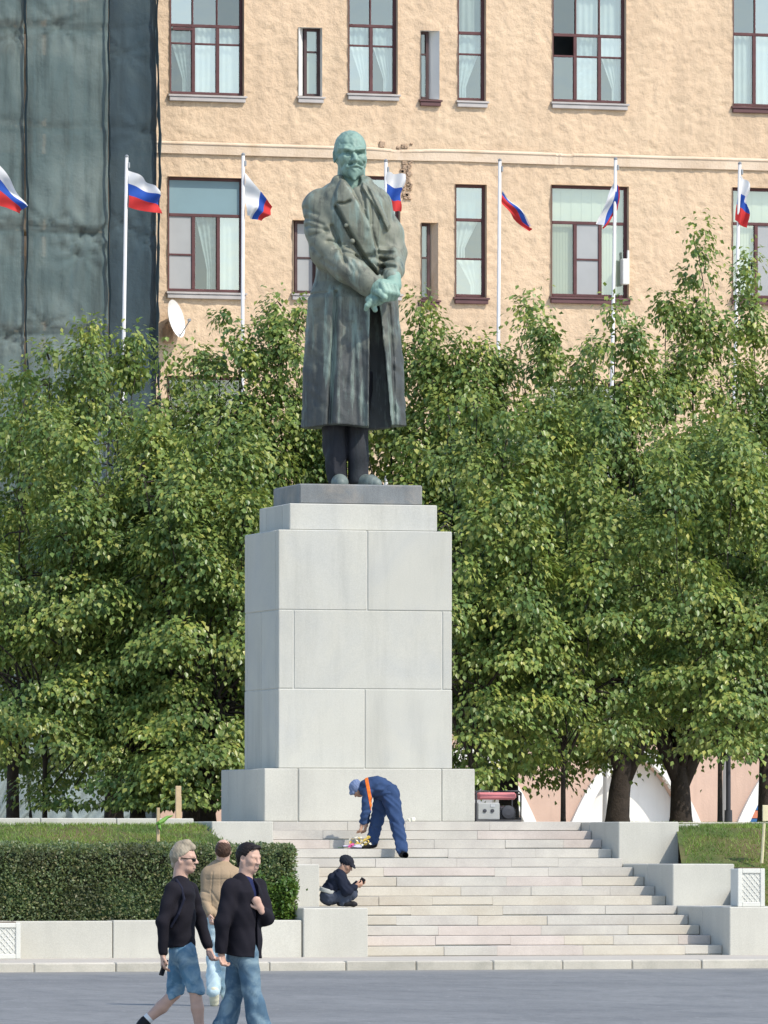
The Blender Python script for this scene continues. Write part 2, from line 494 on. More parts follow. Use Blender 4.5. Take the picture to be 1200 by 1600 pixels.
mat('stucco', (.635, .475, .325), .92, .09, .6, .6, 18, .04, .15, streak=.26, sscale=1.0, tint=(.67, .52, .36), tscale=.5, tamount=.6)
mat('stucco_band', (.66, .53, .40), .9, .12, 1.2, .5, 20, .03, .2, tint=(.45, .31, .18), tscale=1.4, tamount=.5)
mat('pink_render', (.53, .38, .30), .9, .10, 1.0, .3, 25, .02, streak=.15)
mat('white_paint', (.75, .74, .70), .7, .06, 1.0, .1, 20, streak=.12)
mat('frame_brown', (.105, .045, .045), .55, .25, 4, .1, 40)
mat('frame_dark', (.075, .045, .045), .6, .3, 4, .1, 40)
mat('sill_metal', (.44, .41, .39), .5, .15, 3, 0)
mat('sill_brown', (.12, .06, .06), .5, .15, 3, 0)
mat('curtain', (.62, .66, .63), .95, .10, 3, 0)
mat('lace', (.50, .57, .56), .95, .22, 9, 0)
mat('blind_cream', (.78, .78, .62), .9, .04, 2, 0)
mat('screen_grey', (.36, .37, .37), .9, .06, 2, 0)
mat('room_dark', (.055, .06, .062), .95, .3, 1.5, 0)
mat('blue_film', (.20, .30, .33), .35, .10, .8, 0)
glass_mat('glass', (.70, .76, .76), .26); glass_mat('glass_dull', (.58, .63, .62), .18); glass_mat('glass_sky', (.66, .72, .72), .42)
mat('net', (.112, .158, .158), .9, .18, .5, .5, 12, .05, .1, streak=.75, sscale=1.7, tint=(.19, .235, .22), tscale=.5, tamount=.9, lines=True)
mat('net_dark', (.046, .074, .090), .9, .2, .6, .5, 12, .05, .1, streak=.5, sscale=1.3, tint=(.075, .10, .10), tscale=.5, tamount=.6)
mat('net_pale', (.21, .25, .245), .9, .18, .7, .5, 14, .05, .1, streak=.5, sscale=1.6)
mat('net_seam', (.055, .075, .08), .9, .2, 1.0, .2, 12, .03, .1)
mat('timber', (.40, .29, .17), .85, .2, 4, .3, 40)
mat('rubble_brick', (.46, .33, .23), .95, .35, 6, .8, 30, .05)
# the two nettings let some of the daylight through
for nm, fc in (('net', .18), ('net_dark', .12)):
    t_ = MATS[nm].node_tree; tr_ = t_.nodes.new('ShaderNodeBsdfTransparent'); mx_ = t_.nodes.new('ShaderNodeMixShader')
    mx_.inputs[0].default_value = fc
    t_.links.new(t_.nodes['Principled BSDF'].outputs[0], mx_.inputs[1]); t_.links.new(tr_.outputs[0], mx_.inputs[2])
    t_.links.new(mx_.outputs[0], t_.nodes['Material Output'].inputs[0])

# asphalt with a grain of pale chips
def asphalt():
    N = NT('asphalt'); p = N.pos()
    c = N.mix(N.mapr(N.noise(p, .35, 6, .6), .35, .65, 0, 1), (.150, .153, .152), (.205, .208, .204))
    c = N.mix(N.mapr(N.noise(N.scaled(p, 1, .25, 1), 2.2, 5), .50, .70, 0, .7), c, (.115, .12, .123))
    c = N.mix(N.mapr(N.noise(p, 45, 2, .6), .58, .70, 0, .6), c, (.34, .34, .34))
    c = N.mix(N.mapr(N.noise(p, 9, 4, .75), .58, .66, 0, .5), c, (.11, .112, .115)); c = N.mix(N.mapr(N.noise(N.scaled(p, 1, .4, 1), 11, 2, .5), .70, .74, 0, .7), c, (.42, .42, .40))
    c = N.mix(N.mapr(N.noise(p, 5, 5, .75), .50, .60, 0, .55), c, (.105, .108, .108)); c = N.mix(N.mapr(N.noise(p, 14, 3, .6), .60, .68, 0, .5), c, (.30, .30, .29))
    sx = N.n('ShaderNodeSeparateXYZ'); N.l(p, sx.inputs[0])       # dust gathered in the gutter
    ad = N.n('ShaderNodeMath', operation='ADD'); N.l(sx.outputs[1], ad.inputs[0]); N.l(N.mapr(N.noise(p, 1.5, 4), 0, 1, -1.2, 1.2), ad.inputs[1])
    c = N.mix(N.mapr(ad.outputs[0], YK - 2.2, YK + .6, 0, .75), c, (.30, .285, .24))
    N.l(c, N.b.inputs['Base Color']); N.b.inputs['Roughness'].default_value = .8
    bp = N.n('ShaderNodeBump'); bp.inputs['Strength'].default_value = .35; bp.inputs['Distance'].default_value = .01
    N.l(N.noise(p, 60, 4, .7), bp.inputs['Height']); N.l(bp.outputs[0], N.b.inputs['Normal'])
YK = -12.57
asphalt()

# ------------------------------------------------------------------ ground levels
YK, Y0, TR, NS, RISE, ZP = -12.57, -8.97, .50, 14, .134, .12
ZT = ZP + NS * RISE                       # terrace level
YTOP = Y0 + TR * (NS - 1)
YB = -1.27                                # front of the pedestal's base
def sheet(name, x0, x1, y0, y1, z, m):
    return tag(grow([(x0, y0, z), (x1, y0, z), (x1, y1, z), (x0, y1, z)], [(0, 1, 2, 3)], name, m), kind='structure')
sheet('ground', -500, 500, -400, 600, -.35, 'earth')
sheet('road', -200, 200, -180, YK + .02, 0.0, 'asphalt')
tag(block('pavement', -60, 60, YK + .20, Y0 + .3, -.25, ZP, 'pavement'), kind='structure')
terr = tag(block('terrace', -60, 80, YTOP + .45, 37.6, -.3, ZT - .004, 'pavement'), kind='structure')
kerb = empty('kerb', (0, YK, 0)); kerb['kind'] = 'structure'
x = -24.0
while x < 26:
    w = random.uniform(.95, 1.1)
    block('kerb_stone', x + .004, x + w - .004, YK + random.uniform(-.008, .008), YK + .195, -.2, ZP + random.uniform(-.006, .004), 'kerb', kerb, .014)
    x += w

# ------------------------------------------------------------------ cheek walls and steps
YT3, YT2, YT1 = Y0 - .30, Y0 + 2.2, Y0 + 4.7
XL0, XL1 = XY(474, YT3), XY(575, YT3)     # left flight wall
XR0 = XY(1140, YT3); XR1 = XR0 + .93      # right flight wall
Z3, Z2, Z1 = ZY(1140, 1417, YT3), ZY(1062, 1350, YT2), ZY(985, 1284, YT1)
def cheek(name, x0, x1, label):
    o = empty(name, ((x0 + x1) / 2, YT3, 0), label, 'stair wall', 'stepped granite walls beside the stairs')
    for y0, y1, z in ((YT3, YT2, Z3), (YT2, YT1, Z2), (YT1, -1.6, Z1)):
        ym = (y0 + y1) / 2 + random.uniform(-.08, .08)
        block('stone_block', x0, x1, y0, ym - .004, -.1, z, 'granite', o, .012)
        block('stone_block', x0 + .002, x1 - .002, ym + .004, y1 - .004, -.1, z - .003, 'granite', o, .012)
    return o
cheek('stair_wall', XL0, XL1, 'stepped granite block wall on which the man with a cap crouches')
cheek('stair_wall', XR0, XR1, 'stepped granite block wall between the stairs and the grass with the lattice bin')
stairs = empty('staircase', ((XL1 + XR0) / 2, Y0, ZP), 'wide worn stone staircase of pink, cream and grey slabs below the pedestal', 'stairs')
for k in range(NS):
    x = XL1 + .006; n = 0
    yk = Y0 + TR * k; z0 = ZP + RISE * k
    first = True
    while x < XR0 - .02:
        w = random.uniform(.7, 1.7) if not first else random.uniform(.4, 1.5)
        first = False
        if XR0 - (x + w) < .45: w = XR0 - x - .006
        mm = random.choices(['step_grey', 'step_pink', 'step_cream'], [5, 3, 2] if 1 < k < 9 else ([4, 4, 1.5] if k <= 1 else [9, 1, .3]))[0]
        dz = random.uniform(-.005, .001); dy = random.uniform(-.012, .014)
        block('step_slab', x + .0005, x + w - .0005, yk + dy * .6, min(yk + TR + .06, YTOP + .6), z0 + .002 + random.choice([0, 0, 0, .004, .012]), z0 + RISE + dz, mm, stairs, .004)
        x += w
    V, F = bevbox((XR0 - XL1) / 2 - .01, TR / 2 + .02, RISE / 2, 0)
    grow(V, F, 'bed_course', 'mortar', stairs, Vector(((XL1 + XR0) / 2, yk + .05 + TR / 2, z0 + RISE / 2 - .03)) - stairs.location)

# landing in front of the base
land = empty('landing', (0, YTOP + .9, ZT)); land['kind'] = 'structure'
x = XL1
while x < XR0 - .1:
    w = random.uniform(.9, 1.5)
    if XR0 - (x + w) < .5: w = XR0 - x
    block('paving_slab', x + .004, x + w - .004, YTOP + .46 + .06, YB - .004, ZT - .1, ZT + random.uniform(-.004, .004), random.choice(['step_grey', 'granite']), land, .01)
    x += w
# low planter wall left of the stairs, and its twin on the right
ZPW = ZY(300, 1438, YT3 + .03)
def planter_wall(x0, x1, cuts, label):
    o = empty('planter_wall', ((x0 + x1) / 2, YT3, 0), label, 'low wall', 'low granite planter walls')
    e = [x0] + cuts + [x1]
    for a, b in zip(e[:-1], e[1:]):
        block('stone_block', a + .005, b - .005, YT3 + .03 + random.uniform(-.006, .006), YT3 + .42, -.1, ZPW + random.uniform(-.006, .006), 'granite', o, .012)
    return o
planter_wall(XL0 - 11, XL0 - .008, [XL0 - 8.4, XL0 - 6.0, XY(20, YT3), XY(177, YT3), XY(335, YT3)], 'low granite wall of long stones in front of the clipped hedge')
planter_wall(XR1 + .008, XR1 + 9, [XR1 + 1.6, XR1 + 3.4, XR1 + 5.3, XR1 + 7.2], 'low granite wall at the foot of the grass bank beside the lattice bin')

# grass banks: soil with relief, blades are set later
def spill_over(y):
    a = np.where(y < YT2, np.minimum((YT2 - y) * .287, np.clip(y - YT3 - .5, 0, 9) * .5), np.where(y < YT1, np.minimum((YT1 - y) * .287, np.clip(y - YT2 - .15, 0, 9) * .5), 0))
    return np.maximum(a, 0)
def bank(name, x0, x1, prof, seed, spill=False):
    xs = np.arange(x0, x1, .12); ys = np.arange(prof[0][0], prof[-1][0] + .05, .12)
    X, Yg = np.meshgrid(xs, ys, indexing='ij')
    Z = np.interp(Yg, [p[0] for p in prof], [p[1] for p in prof]) + .05 * (lattice_noise(X, Yg, .7, seed) - .5)
    if spill:                 # the soil spills a little over the wall blocks in front of the next one
        e = spill_over(Yg)
        X = X - e * (1 - (X - x0) / (x1 - x0))
    nx, ny = X.shape
    V = np.stack([X, Yg, Z], -1).reshape(-1, 3)
    i, j = np.meshgrid(np.arange(nx - 1), np.arange(ny - 1), indexing='ij'); b = (i * ny + j).ravel()
    F = np.stack([b, b + ny, b + ny + 1, b + 1], 1)
    return tag(link(name, npmesh(name, V, F, True), 'lawn'), kind='structure')
LP = [(YT3 + .42, ZPW - .04), (Y0 + 1.6, ZPW + .02), (Y0 + 3.2, 1.62), (Y0 + 5.0, 1.93), (-1.2, 1.96)]
RP = [(YT3 + .42, ZPW - .04), (Y0 + .9, ZPW), (Y0 + 2.6, 1.18), (Y0 + 4.9, 1.90), (-1.2, 1.96)]
bank('grass_bank', XL0 - 11, XL0 - .02, LP, 3)
bank('grass_bank', XR1 - .03, XR1 + 9, RP, 4, True)
# pale stone edging along the top of the banks
def edging(x0, x1, y, z, label):
    o = empty('stone_edging', ((x0 + x1) / 2, y, z), label, 'stone edging', 'stone edgings above the banks')
    x = x0
    while x < x1 - .05:
        w = min(random.uniform(.9, 1.3), x1 - x)
        block('edging_stone', x + .004, x + w - .004, y, y + .22, z - .25, z + random.uniform(-.006, .006), 'granite', o, .012); x += w
edging(XL0 - 11, XL0 - .02, -3.5, ZY(150, 1279, -3.5), 'pale stone edging along the grass bank behind the hedge')
edging(XR1 + .02, XR1 + .45, -3.9, ZY(1090, 1288, -3.9), 'short pale edging stone beside the upper stair wall block')

# ------------------------------------------------------------------ pedestal
ped = empty('pedestal', (0, 0, ZT), 'tall tapering pale granite pedestal of large blocks under the bronze figure', 'pedestal')
def px_rect(l, r, Y): return XY(l, Y), XY(r, Y)
# base
bx0, bx1 = px_rect(413, 742, YB)
zb0, zb1 = ZT, ZY(580, 1201, YB)
bd = 2.55
def ring(x0, x1, y0, y1, z0, z1, fcuts, scuts, m, parent, bev=.012, th=.42, name='stone_block', gap=.005):
    """a course: front stones, side stones, back stones round a core"""
    e = [x0] + fcuts + [x1]
    for a, b in zip(e[:-1], e[1:]):
        dj = random.uniform(-.004, .004)
        block(name, a + (gap if a > x0 else 0), b - (gap if b < x1 else 0), y0 + dj, y0 + th, z0 + gap * .8, z1, m, parent, bev)
        block(name, a + (gap if a > x0 else 0), b - (gap if b < x1 else 0), y1 - th, y1 - dj, z0 + gap * .8, z1, m, parent, bev)
    s = [y0 + th] + scuts + [y1 - th]
    for a, b in zip(s[:-1], s[1:]):
        block(name, x0 + random.uniform(-.002, .004), x0 + th, a + gap, b - gap, z0 + gap * .8, z1 - .001, m, parent, bev)
        block(name, x1 - th, x1 - random.uniform(-.002, .004), a + gap, b - gap, z0 + gap * .8, z1 - .001, m, parent, bev)
ring(bx0, bx1, YB, YB + bd, zb0, zb1, [XY(466, YB), XY(690, YB)], [], 'granite', ped)
block('core', bx0 + .02, bx1 - .02, YB + .02, YB + bd - .02, zb0, zb1 - .012, 'mortar', ped, 0)
# shaft
YS = YB + .27
sx0, sx1 = px_rect(435, 706.5, YS); sd = 1.98
zc = [zb1 + .0005] + [ZY(570, q, YS) for q in (1077, 954, 829)]
ring(sx0, sx1, YS, YS + sd, zc[0], zc[1], [XY(570, YS)], [YS + .98], 'granite_shaft', ped, th=.17)
ring(sx0 + .004, sx1 - .003, YS + .003, YS + sd - .003, zc[1], zc[2], [XY(459, YS), XY(691, YS)], [YS + 1.0], 'granite_shaft', ped, th=.17)
ring(sx0 + .002, sx1 - .002, YS + .002, YS + sd - .002, zc[2], zc[3], [XY(574, YS)], [], 'granite_shaft', ped, th=.17)
block('core', sx0 + .014, sx1 - .014, YS + .014, YS + sd - .014, zc[0], zc[3] - .012, 'mortar', ped, 0)
# upper tier
YU = YS + .11
ux0, ux1 = px_rect(452.5, 683, YU); ud = 1.75
zu = ZY(570, 788, YU)
ring(ux0, ux1, YU, YU + ud, zc[3] + .001, zu, [], [], 'granite_shaft', ped)
block('core', ux0 + .02, ux1 - .02, YU + .02, YU + ud - .02, zc[3], zu - .012, 'mortar', ped, 0)
# dark plinth of the figure
YP = YU + .12
q0, q1 = px_rect(468, 660, YP); pd = 1.52
zpl = ZY(570, 757, YP)
block('plinth_slab', q0, q1, YP, YP + pd, zu + .001, zpl, 'dark_granite', ped, .02)

# ------------------------------------------------------------------ apartment building behind
YF = 36.65
REC = .13
def xf(px): return XY(px, YF)
def zf(px, py): return ZY(px, py, YF)
house = empty('apartment_building', (xf(600), YF, ZT), 'ochre stuccoed apartment building with brown framed windows behind the trees', 'building')
HL = house.location
# outer hole, transom, casement cuts, content per casement, extras
WIN = [
 dict(r=(265, -30, 381, 148), tr=40, top=[303, 341], cuts=[304, 342], bar=68, fill='hcc', topf='ddd', sill='sill_metal', ajar=True),
 dict(r=(466, 43, 503, 150), inn=(478, 503), pale=True, tr=None, top=[], cuts=[], bar=80, fill='b', topf='', sill='sill_metal', dk=True),
 dict(r=(544, -30, 621, 146), tr=40, top=[581], cuts=[582], bar=71, fill='hh', topf='dd', sill='sill_metal'),
 dict(r=(657, 48, 686, 155), inn=(657, 673), pale=True, tr=None, top=[], cuts=[], bar=84, fill='c', topf='', sill='sill_brown', dk=True),
 dict(r=(715, -30, 759, 157), tr=51, top=[], cuts=[], bar=84, fill='h', topf='c', sill='sill_metal'),
 dict(r=(863, -22, 978, 160), tr=55, top=[902, 939], cuts=[901, 939], bar=88, fill='dlh', topf='dcc', sill='sill_metal', opened=True),
 dict(r=(1145, -16, 1262, 167), tr=54, top=[1182, 1220], cuts=[1181, 1221], bar=None, fill='cch', topf='ddd', sill='sill_brown'),
 dict(r=(262, 277, 381, 456), tr=336, top=[], cuts=[304, 343], bar=398, barin=[0], fill='shc', topf='f', sill='sill_metal'),
 dict(r=(457, 344, 496, 458), inn=(463, 496), tr=None, top=[], cuts=[], bar=402, fill='s', topf='', sill='sill_metal', dk=True),
 dict(r=(545, 275, 625, 458), tr=340, top=[], cuts=[584], bar=None, fill='hh', topf='d', sill='sill_metal'),
 dict(r=(658, 348, 684, 468), inn=(658, 675), tr=None, top=[], cuts=[], bar=402, fill='c', topf='', sill='sill_brown', dk=True),
 dict(r=(711, 288, 760, 464), tr=343, top=[], cuts=[], bar=404, fill='e', topf='g', sill='sill_brown'),
 dict(r=(861, 290, 982, 464), tr=348, top=[], cuts=[901, 940], bar=405, barin=[1], fill='bsb', topf='b', sill='sill_brown', vent=True),
 dict(r=(1144, 294, 1264, 466), tr=350, top=[], cuts=[1184, 1224], bar=None, fill='bsb', topf='b', sill='sill_brown'),
 dict(r=(1166, 602, 1286, 776), tr=658, top=[], cuts=[1206, 1246], bar=None, fill='bcb', topf='d', sill='sill_brown'),
 dict(r=(858, 598, 979, 772), tr=655, top=[], cuts=[899, 938], bar=None, fill='dhc', topf='d', sill='sill_brown'),
 dict(r=(262, 588, 381, 764), tr=645, top=[], cuts=[304, 343], bar=None, fill='chd', topf='d', sill='sill_brown'),
]
ZW0 = 5.0                                     # foot of the ochre stucco
ZW1 = zf(600, -170)
XW0, XW1 = xf(120), xf(1340)
holes = []
for w in WIN:
    a, b, c, d = w['r']; m = (a + c) / 2
    w['x0'], w['x1'], w['z1'], w['z0'] = xf(a), xf(c), zf(m, b), zf(m, d)
    holes.append((w['x0'], w['x1'], w['z0'], w['z1']))
def lines(lo, hi, marks, step):
    m = sorted({round(v, 5) for v in [lo, hi] + [q for q in marks if lo < q < hi]}); out = [m[0]]
    for a, b in zip(m[:-1], m[1:]):
        n = max(1, int(round((b - a) / step)))
        out += [a + (b - a) * (i + 1) / n for i in range(n)]
    return np.array(out)
def stucco_wall():
    xs = lines(XW0, XW1, [q for h in holes for q in h[:2]], .042); zs = lines(ZW0, ZW1, [q for h in holes for q in h[2:]], .042)
    X, Z = np.meshgrid(xs, zs, indexing='ij')
    rough = lattice_noise(X, Z, .16, 21, 3, .6) + .5 * lattice_noise(X, Z, .9, 22, 2)
    Yd = YF - .034 * (rough - .75) - .035 * (lattice_noise(X, Z, .085, 27, 2) - .5) - .03 * (lattice_noise(X, Z, 2.5, 5, 2) - .5)
    # chipped arrises: the plaster edge round each opening is not quite straight
    nx, nz = X.shape
    V = np.stack([X, Yd, Z], -1).reshape(-1, 3) - np.array(HL)
    i, j = np.meshgrid(np.arange(nx - 1), np.arange(nz - 1), indexing='ij')
    cx = (xs[:-1] + xs[1:])[:, None] / 2 + 0 * i; cz = (zs[:-1] + zs[1:])[None, :] / 2 + 0 * i
    keep = np.ones(cx.shape, bool)
    for h in holes: keep &= ~((cx > h[0]) & (cx < h[1]) & (cz > h[2]) & (cz < h[3]))
    b = (i * nz + j)[keep]
    F = np.stack([b, b + nz, b + nz + 1, b + 1], 1)
    link('wall', npmesh('wall', V, F, True), 'stucco', house)
stucco_wall()

def wavy(x0, x1, z0, z1, y, n, amp, seed, gather=None):
    """a hanging curtain; gather=(side) draws its lower part to one side"""
    g = np.random.default_rng(seed); xs = np.linspace(0, 1, n); zs = np.linspace(0, 1, 8)
    ph = g.uniform(0, 6); V = []; F = []
    for b in zs:
        for a in xs:
            xx = a
            if gather: 
                k = .45 + .55 * abs(b - .35) ** .8 if b < .95 else 1
                k = max(.38, min(1, .40 + .75 * max(0, b - .3)))
                xx = a * k if gather < 0 else 1 - (1 - a) * k
            V.append((x0 + (x1 - x0) * xx, y + amp * math.sin(a * n * .9 + ph) + amp * .5 * math.sin(a * 9 + b * 3 + ph), z0 + (z1 - z0) * b))
    for j in range(7):
        for i in range(n - 1):
            q = j * n + i; F.append((q, q + 1, q + n + 1, q + n))
    return V, F

def make_window(w, k):
    x0, x1, z0, z1 = w['x0'], w['x1'], w['z0'], w['z1']
    a, b, c, d = w['r']; sc = (x1 - x0) / (c - a); zsc = (z1 - z0) / (d - b)
    rec = .17 if w.get('dk') else REC
    PX = lambda p: x0 + (p - a) * sc
    PZ = lambda p: z1 - (p - b) * zsc
    ix0, ix1 = x0, x1
    if 'inn' in w:
        ix0, ix1 = PX(w['inn'][0]), PX(w['inn'][1])
        if abs(ix1 - x1) < .02: ix1 = x1
    yw = YF + rec
    root = empty('window', Vector(((x0 + x1) / 2, YF, z0)) - HL, parent=house)
    O = Vector(((x0 + x1) / 2, YF, z0))
    def put(mb, name, m, **kw): return mb.build(name, m, root, -O, **kw)
    # plastered reveals (one side splayed on the narrow windows)
    y1 = yw + .05
    V = [(x0, YF - .03, z0), (x1, YF - .03, z0), (x1, YF - .03, z1), (x0, YF - .03, z1), (ix0, y1, z0), (ix1, y1, z0), (ix1, y1, z1), (ix0, y1, z1)]
    mb = MB(); mb.add(V, [(0, 4, 5, 1), (1, 5, 6, 2), (2, 6, 7, 3), (3, 7, 4, 0)]); put(mb, 'reveal', 'white_paint' if w.get('pale') else 'stucco_band')
    fm = 'frame_dark' if w.get('dk') else 'frame_brown'
    t = .032
    f = MB()
    def bar(xa, xb, za, zb, dy=0., th=.05): f.box(((xa + xb) / 2, yw + dy, (za + zb) / 2), ((xb - xa) / 2, th / 2, (zb - za) / 2), .006)
    bar(ix0, ix0 + 2 * t, z0, z1); bar(ix1 - 2 * t, ix1, z0, z1)
    bar(ix0 + 2 * t, ix1 - 2 * t, z0, z0 + 2 * t); bar(ix0 + 2 * t, ix1 - 2 * t, z1 - 2 * t, z1)
    zt = PZ(w['tr']) if w['tr'] is not None else None
    lo, hi = z0 + 2 * t, (zt - t if zt else z1 - 2 * t)
    if zt: bar(ix0 + 2 * t, ix1 - 2 * t, zt - t, zt + t, -.006)
    cuts = [PX(p) for p in w['cuts']]
    for q in cuts: bar(q - t * 1.15, q + t * 1.15, lo, hi, -.004)
    for p in w['top']: bar(PX(p) - .016, PX(p) + .016, zt + t, z1 - 2 * t, .002)
    edges = [ix0 + 2 * t] + cuts + [ix1 - 2 * t]
    cells = []
    for i, (p, q) in enumerate(zip(edges[:-1], edges[1:])):
        p2, q2 = p + (t * 1.15 if i else 0), q - (t * 1.15 if i < len(cuts) else 0)
        zb = PZ(w['bar']) if w['bar'] and i in w.get('barin', range(9)) else None
        if zb:
            bar(p2, q2, zb - .02, zb + .02, .001)
            cells.append((p2, q2, lo, zb - .02, w['fill'][i])); cells.append((p2, q2, zb + .02, hi, w['fill'][i] if not (w.get('opened') and i == 0) else 'o'))
        else: cells.append((p2, q2, lo, hi, w['fill'][i]))
    if zt:
        te = [ix0 + 2 * t] + [PX(p) for p in w['top']] + [ix1 - 2 * t]
        for i, (p, q) in enumerate(zip(te[:-1], te[1:])):
            cells.append((p + (.016 if i else 0), q - (.016 if i < len(te) - 2 else 0), zt + t, z1 - 2 * t, w['topf'][min(i, len(w['topf']) - 1)]))
    put(f, 'frame', fm)
    for i, (p, q, r, s, kind) in enumerate(cells):
        if kind == 'o':
            continue
        tilt = random.uniform(-.006, .006)
        g = MB()
        if kind == 'f' or kind == 's':
            g.box(((p + q) / 2, yw + .004, (r + s) / 2), ((q - p) / 2, .006, (s - r) / 2)); put(g, 'pane', 'blue_film' if kind == 'f' else 'screen_grey')
            continue
        g.add([(p, yw + .004 + tilt, r), (q, yw + .004 - tilt, r), (q, yw + .004 - tilt, s), (p, yw + .004 + tilt, s)], [(0, 1, 2, 3)])
        put(g, 'pane', random.choice(['glass', 'glass', 'glass_dull', 'glass_sky']))
        yc = yw + .10
        if kind in 'cehlg':
            gt = None if kind in 'clg' else random.choice((-1, 1))
            if kind == 'h' and s - r < .5: gt = None
            V, F = wavy(p, q, r - .02, s + .03, yc, 26, .014, 31 * k + i, gt)
            g = MB(); g.add(V, F); put(g, 'curtain', {'l': 'lace', 'h': random.choice(['lace', 'curtain']), 'g': 'blue_film'}.get(kind, 'curtain'), smooth=True)
        elif kind == 'b':
            g = MB()
            n = 14
            for j in range(n):
                xa = p + (q - p) * j / n; xb = p + (q - p) * (j + 1) / n
                g.box(((xa + xb) / 2, yc + (.004 if j % 2 else -.004), (r + s) / 2), ((xb - xa) / 2 + .003, .003, (s - r) / 2 + .02), 0, None)
            put(g, 'blind', 'blind_cream')
    if w.get('ajar'):
        g = MB(); p, q = edges[0], edges[1]; g.box(((p + q) / 2, yw - .05, PZ(42) - .05), ((q - p) / 2 - .02, .02, .03), .004, None); put(g, 'open_vent', fm)
    # the room behind
    r_ = MB(); yb = yw + .9
    V = [(ix0 - .1, yw + .05, z0 - .05), (ix1 + .1, yw + .05, z0 - .05), (ix1 + .1, yw + .05, z1 + .05), (ix0 - .1, yw + .05, z1 + .05)] 
    V += [(x_, yb, z_) for x_, _, z_ in V]
    r_.add(V, [(4, 5, 6, 7), (0, 1, 5, 4), (1, 2, 6, 5), (2, 3, 7, 6), (3, 0, 4, 7)]); put(r_, 'room_recess', 'room_dark')
    g = MB(); sl = .10
    g.add([(x0 - .04, YF - sl, z0 - .055), (x1 + .05, YF - sl, z0 - .055), (x1 + .05, YF - sl, z0 - .02), (x0 - .04, YF - sl, z0 - .02),
           (x0 - .04, yw - .03, z0 - .055), (x1 + .05, yw - .03, z0 - .055), (x1 + .05, yw - .03, z0 + .012), (x0 - .04, yw - .03, z0 + .012)],
          [(0, 1, 2, 3), (3, 2, 6, 7), (0, 4, 5, 1), (0, 3, 7, 4), (1, 5, 6, 2)])
    put(g, 'sill', w['sill'])
    g = MB(); g.box(((x0 + x1) / 2, YF - .045, z0 - .105), ((x1 - x0) / 2 + .02, .035, .045), .01); put(g, 'apron', w['sill'] if w['sill'] == 'sill_brown' else 'sill_metal')
    if w.get('vent'):
        g = MB(); g.box((PX(974), YF - .10, PZ(424)), (.075, .09, .27), .015); g.box((PX(979), YF - .10, PZ(398)), (.02, .03, .1), .005); o = put(g, 'vent_box', 'white_paint')
for k, w in enumerate(WIN): make_window(w, k)

# string course with a crumbled stretch, and the broken plaster below it
def string_course():
    xs = np.arange(XW0, XW1, .05); zt = np.interp(xs, [xf(252), xf(600), xf(1200)], [zf(252, 226), zf(600, 233), zf(1200, 246)])
    zt = np.full_like(xs, zf(600, 232)) + .03 * (lattice_noise(xs, xs * 0 + 3, 2.2, 8, 3) - .5)
    brk = np.clip(1.2 - np.abs(xs - xf(628)) / .55, 0, 1) * .8 + .5 * np.clip(1 - np.abs(xs - xf(885)) / .5, 0, 1) * (lattice_noise(xs, xs * 0 + 1, .12, 9, 2) > .45)
    prof = [(.0, -.24), (.035, -.235), (.038, -.05), (.058, -.04), (.058, -.016), (.0, .02)]
    V = []; F = []; n = len(prof)
    for i, x_ in enumerate(xs):
        chip = brk[i] * (.4 + .9 * lattice_noise(np.array([x_]), np.array([.5]), .10, 12, 2)[0])
        for d, z in prof: V.append((x_, YF - .02 - d * max(.05, 1 - chip), zt[i] + z - chip * .05 * (z > -.1)))
    for i in range(len(xs) - 1):
        for j in range(n - 1): F.append((i * n + j, (i + 1) * n + j, (i + 1) * n + j + 1, i * n + j + 1))
    V = [Vector(v) - HL for v in V]
    grow(V, F, 'string_course', 'stucco_band', house)
    m = MB()
    for i in range(46):
        t = random.random(); px = 636 + random.uniform(-6, 6) + 2 * math.sin(t * 9); py = 238 + 72 * t
        if t < .25 and random.random() < .5: px = random.uniform(596, 645); py = random.uniform(224, 232)
        p = onY(px, py, YF - .04); s_ = random.uniform(.02, .06)
        m.box(Vector(p) + Vector((0, .035, 0)) - HL, (s_, .03, s_ * random.uniform(.5, 1.1)), .01, Matrix.Rotation(random.uniform(-.5, .5), 3, 'Y'))
    m.build('broken_plaster', 'rubble_brick', house, kind='stuff')
string_course()

# ground floor: pink render with white arches
ZG = ZT - .05
ARC = [(xf(475), 'w'), (xf(733), 'w'), (xf(991), 'w'), (xf(1249), 'k')]
HW, HH, BAND = 1.50, 1.75, .27
def arcade():
    xs = np.arange(XW0, XW1, .05); V = []; F = []
    for x_ in xs:
        zb = ZG
        for c, _ in ARC:
            if abs(x_ - c) < HW - BAND: zb = max(zb, ZG + (HH - BAND) * (1 - ((x_ - c) / (HW - BAND)) ** 2))
        V += [(x_, YF - .06, zb), (x_, YF - .06, ZW0 + .06), (x_, YF + .3, zb), (x_, YF + .3, ZW0 + .06)]
    for i in range(len(xs) - 1):
        a = i * 4; b = a + 4
        F += [(a, b, b + 1, a + 1), (a, a + 2, b + 2, b), (a + 1, b + 1, b + 3, a + 3)]
    grow([Vector(v) - HL for v in V], F, 'ground_floor_wall', 'pink_render', house)
    for c, kind in ARC:
        V = []; F = []; N = 40
        for i in range(N + 1):
            t = -1 + 2 * i / N
            for (hw, hh) in ((HW, HH), (HW - BAND, HH - BAND)):
                z = ZG + hh * (1 - t * t)
                for y in (YF - .16, YF + .05): V.append((c + hw * t, y, z))
        for i in range(N):
            a = i * 4; b = a + 4
            F += [(a, a + 2, b + 2, b), (a, b, b + 1, a + 1), (a + 2, a + 3, b + 3, b + 2)]
        grow([Vector(v) - HL for v in V], F, 'arch', 'white_paint', house)
        block('arch_infill', c - HW, c + HW, YF + .32, YF + .5, ZG, ZG + HH + .1, 'white_paint' if kind == 'w' else 'shop_dark', house, 0)
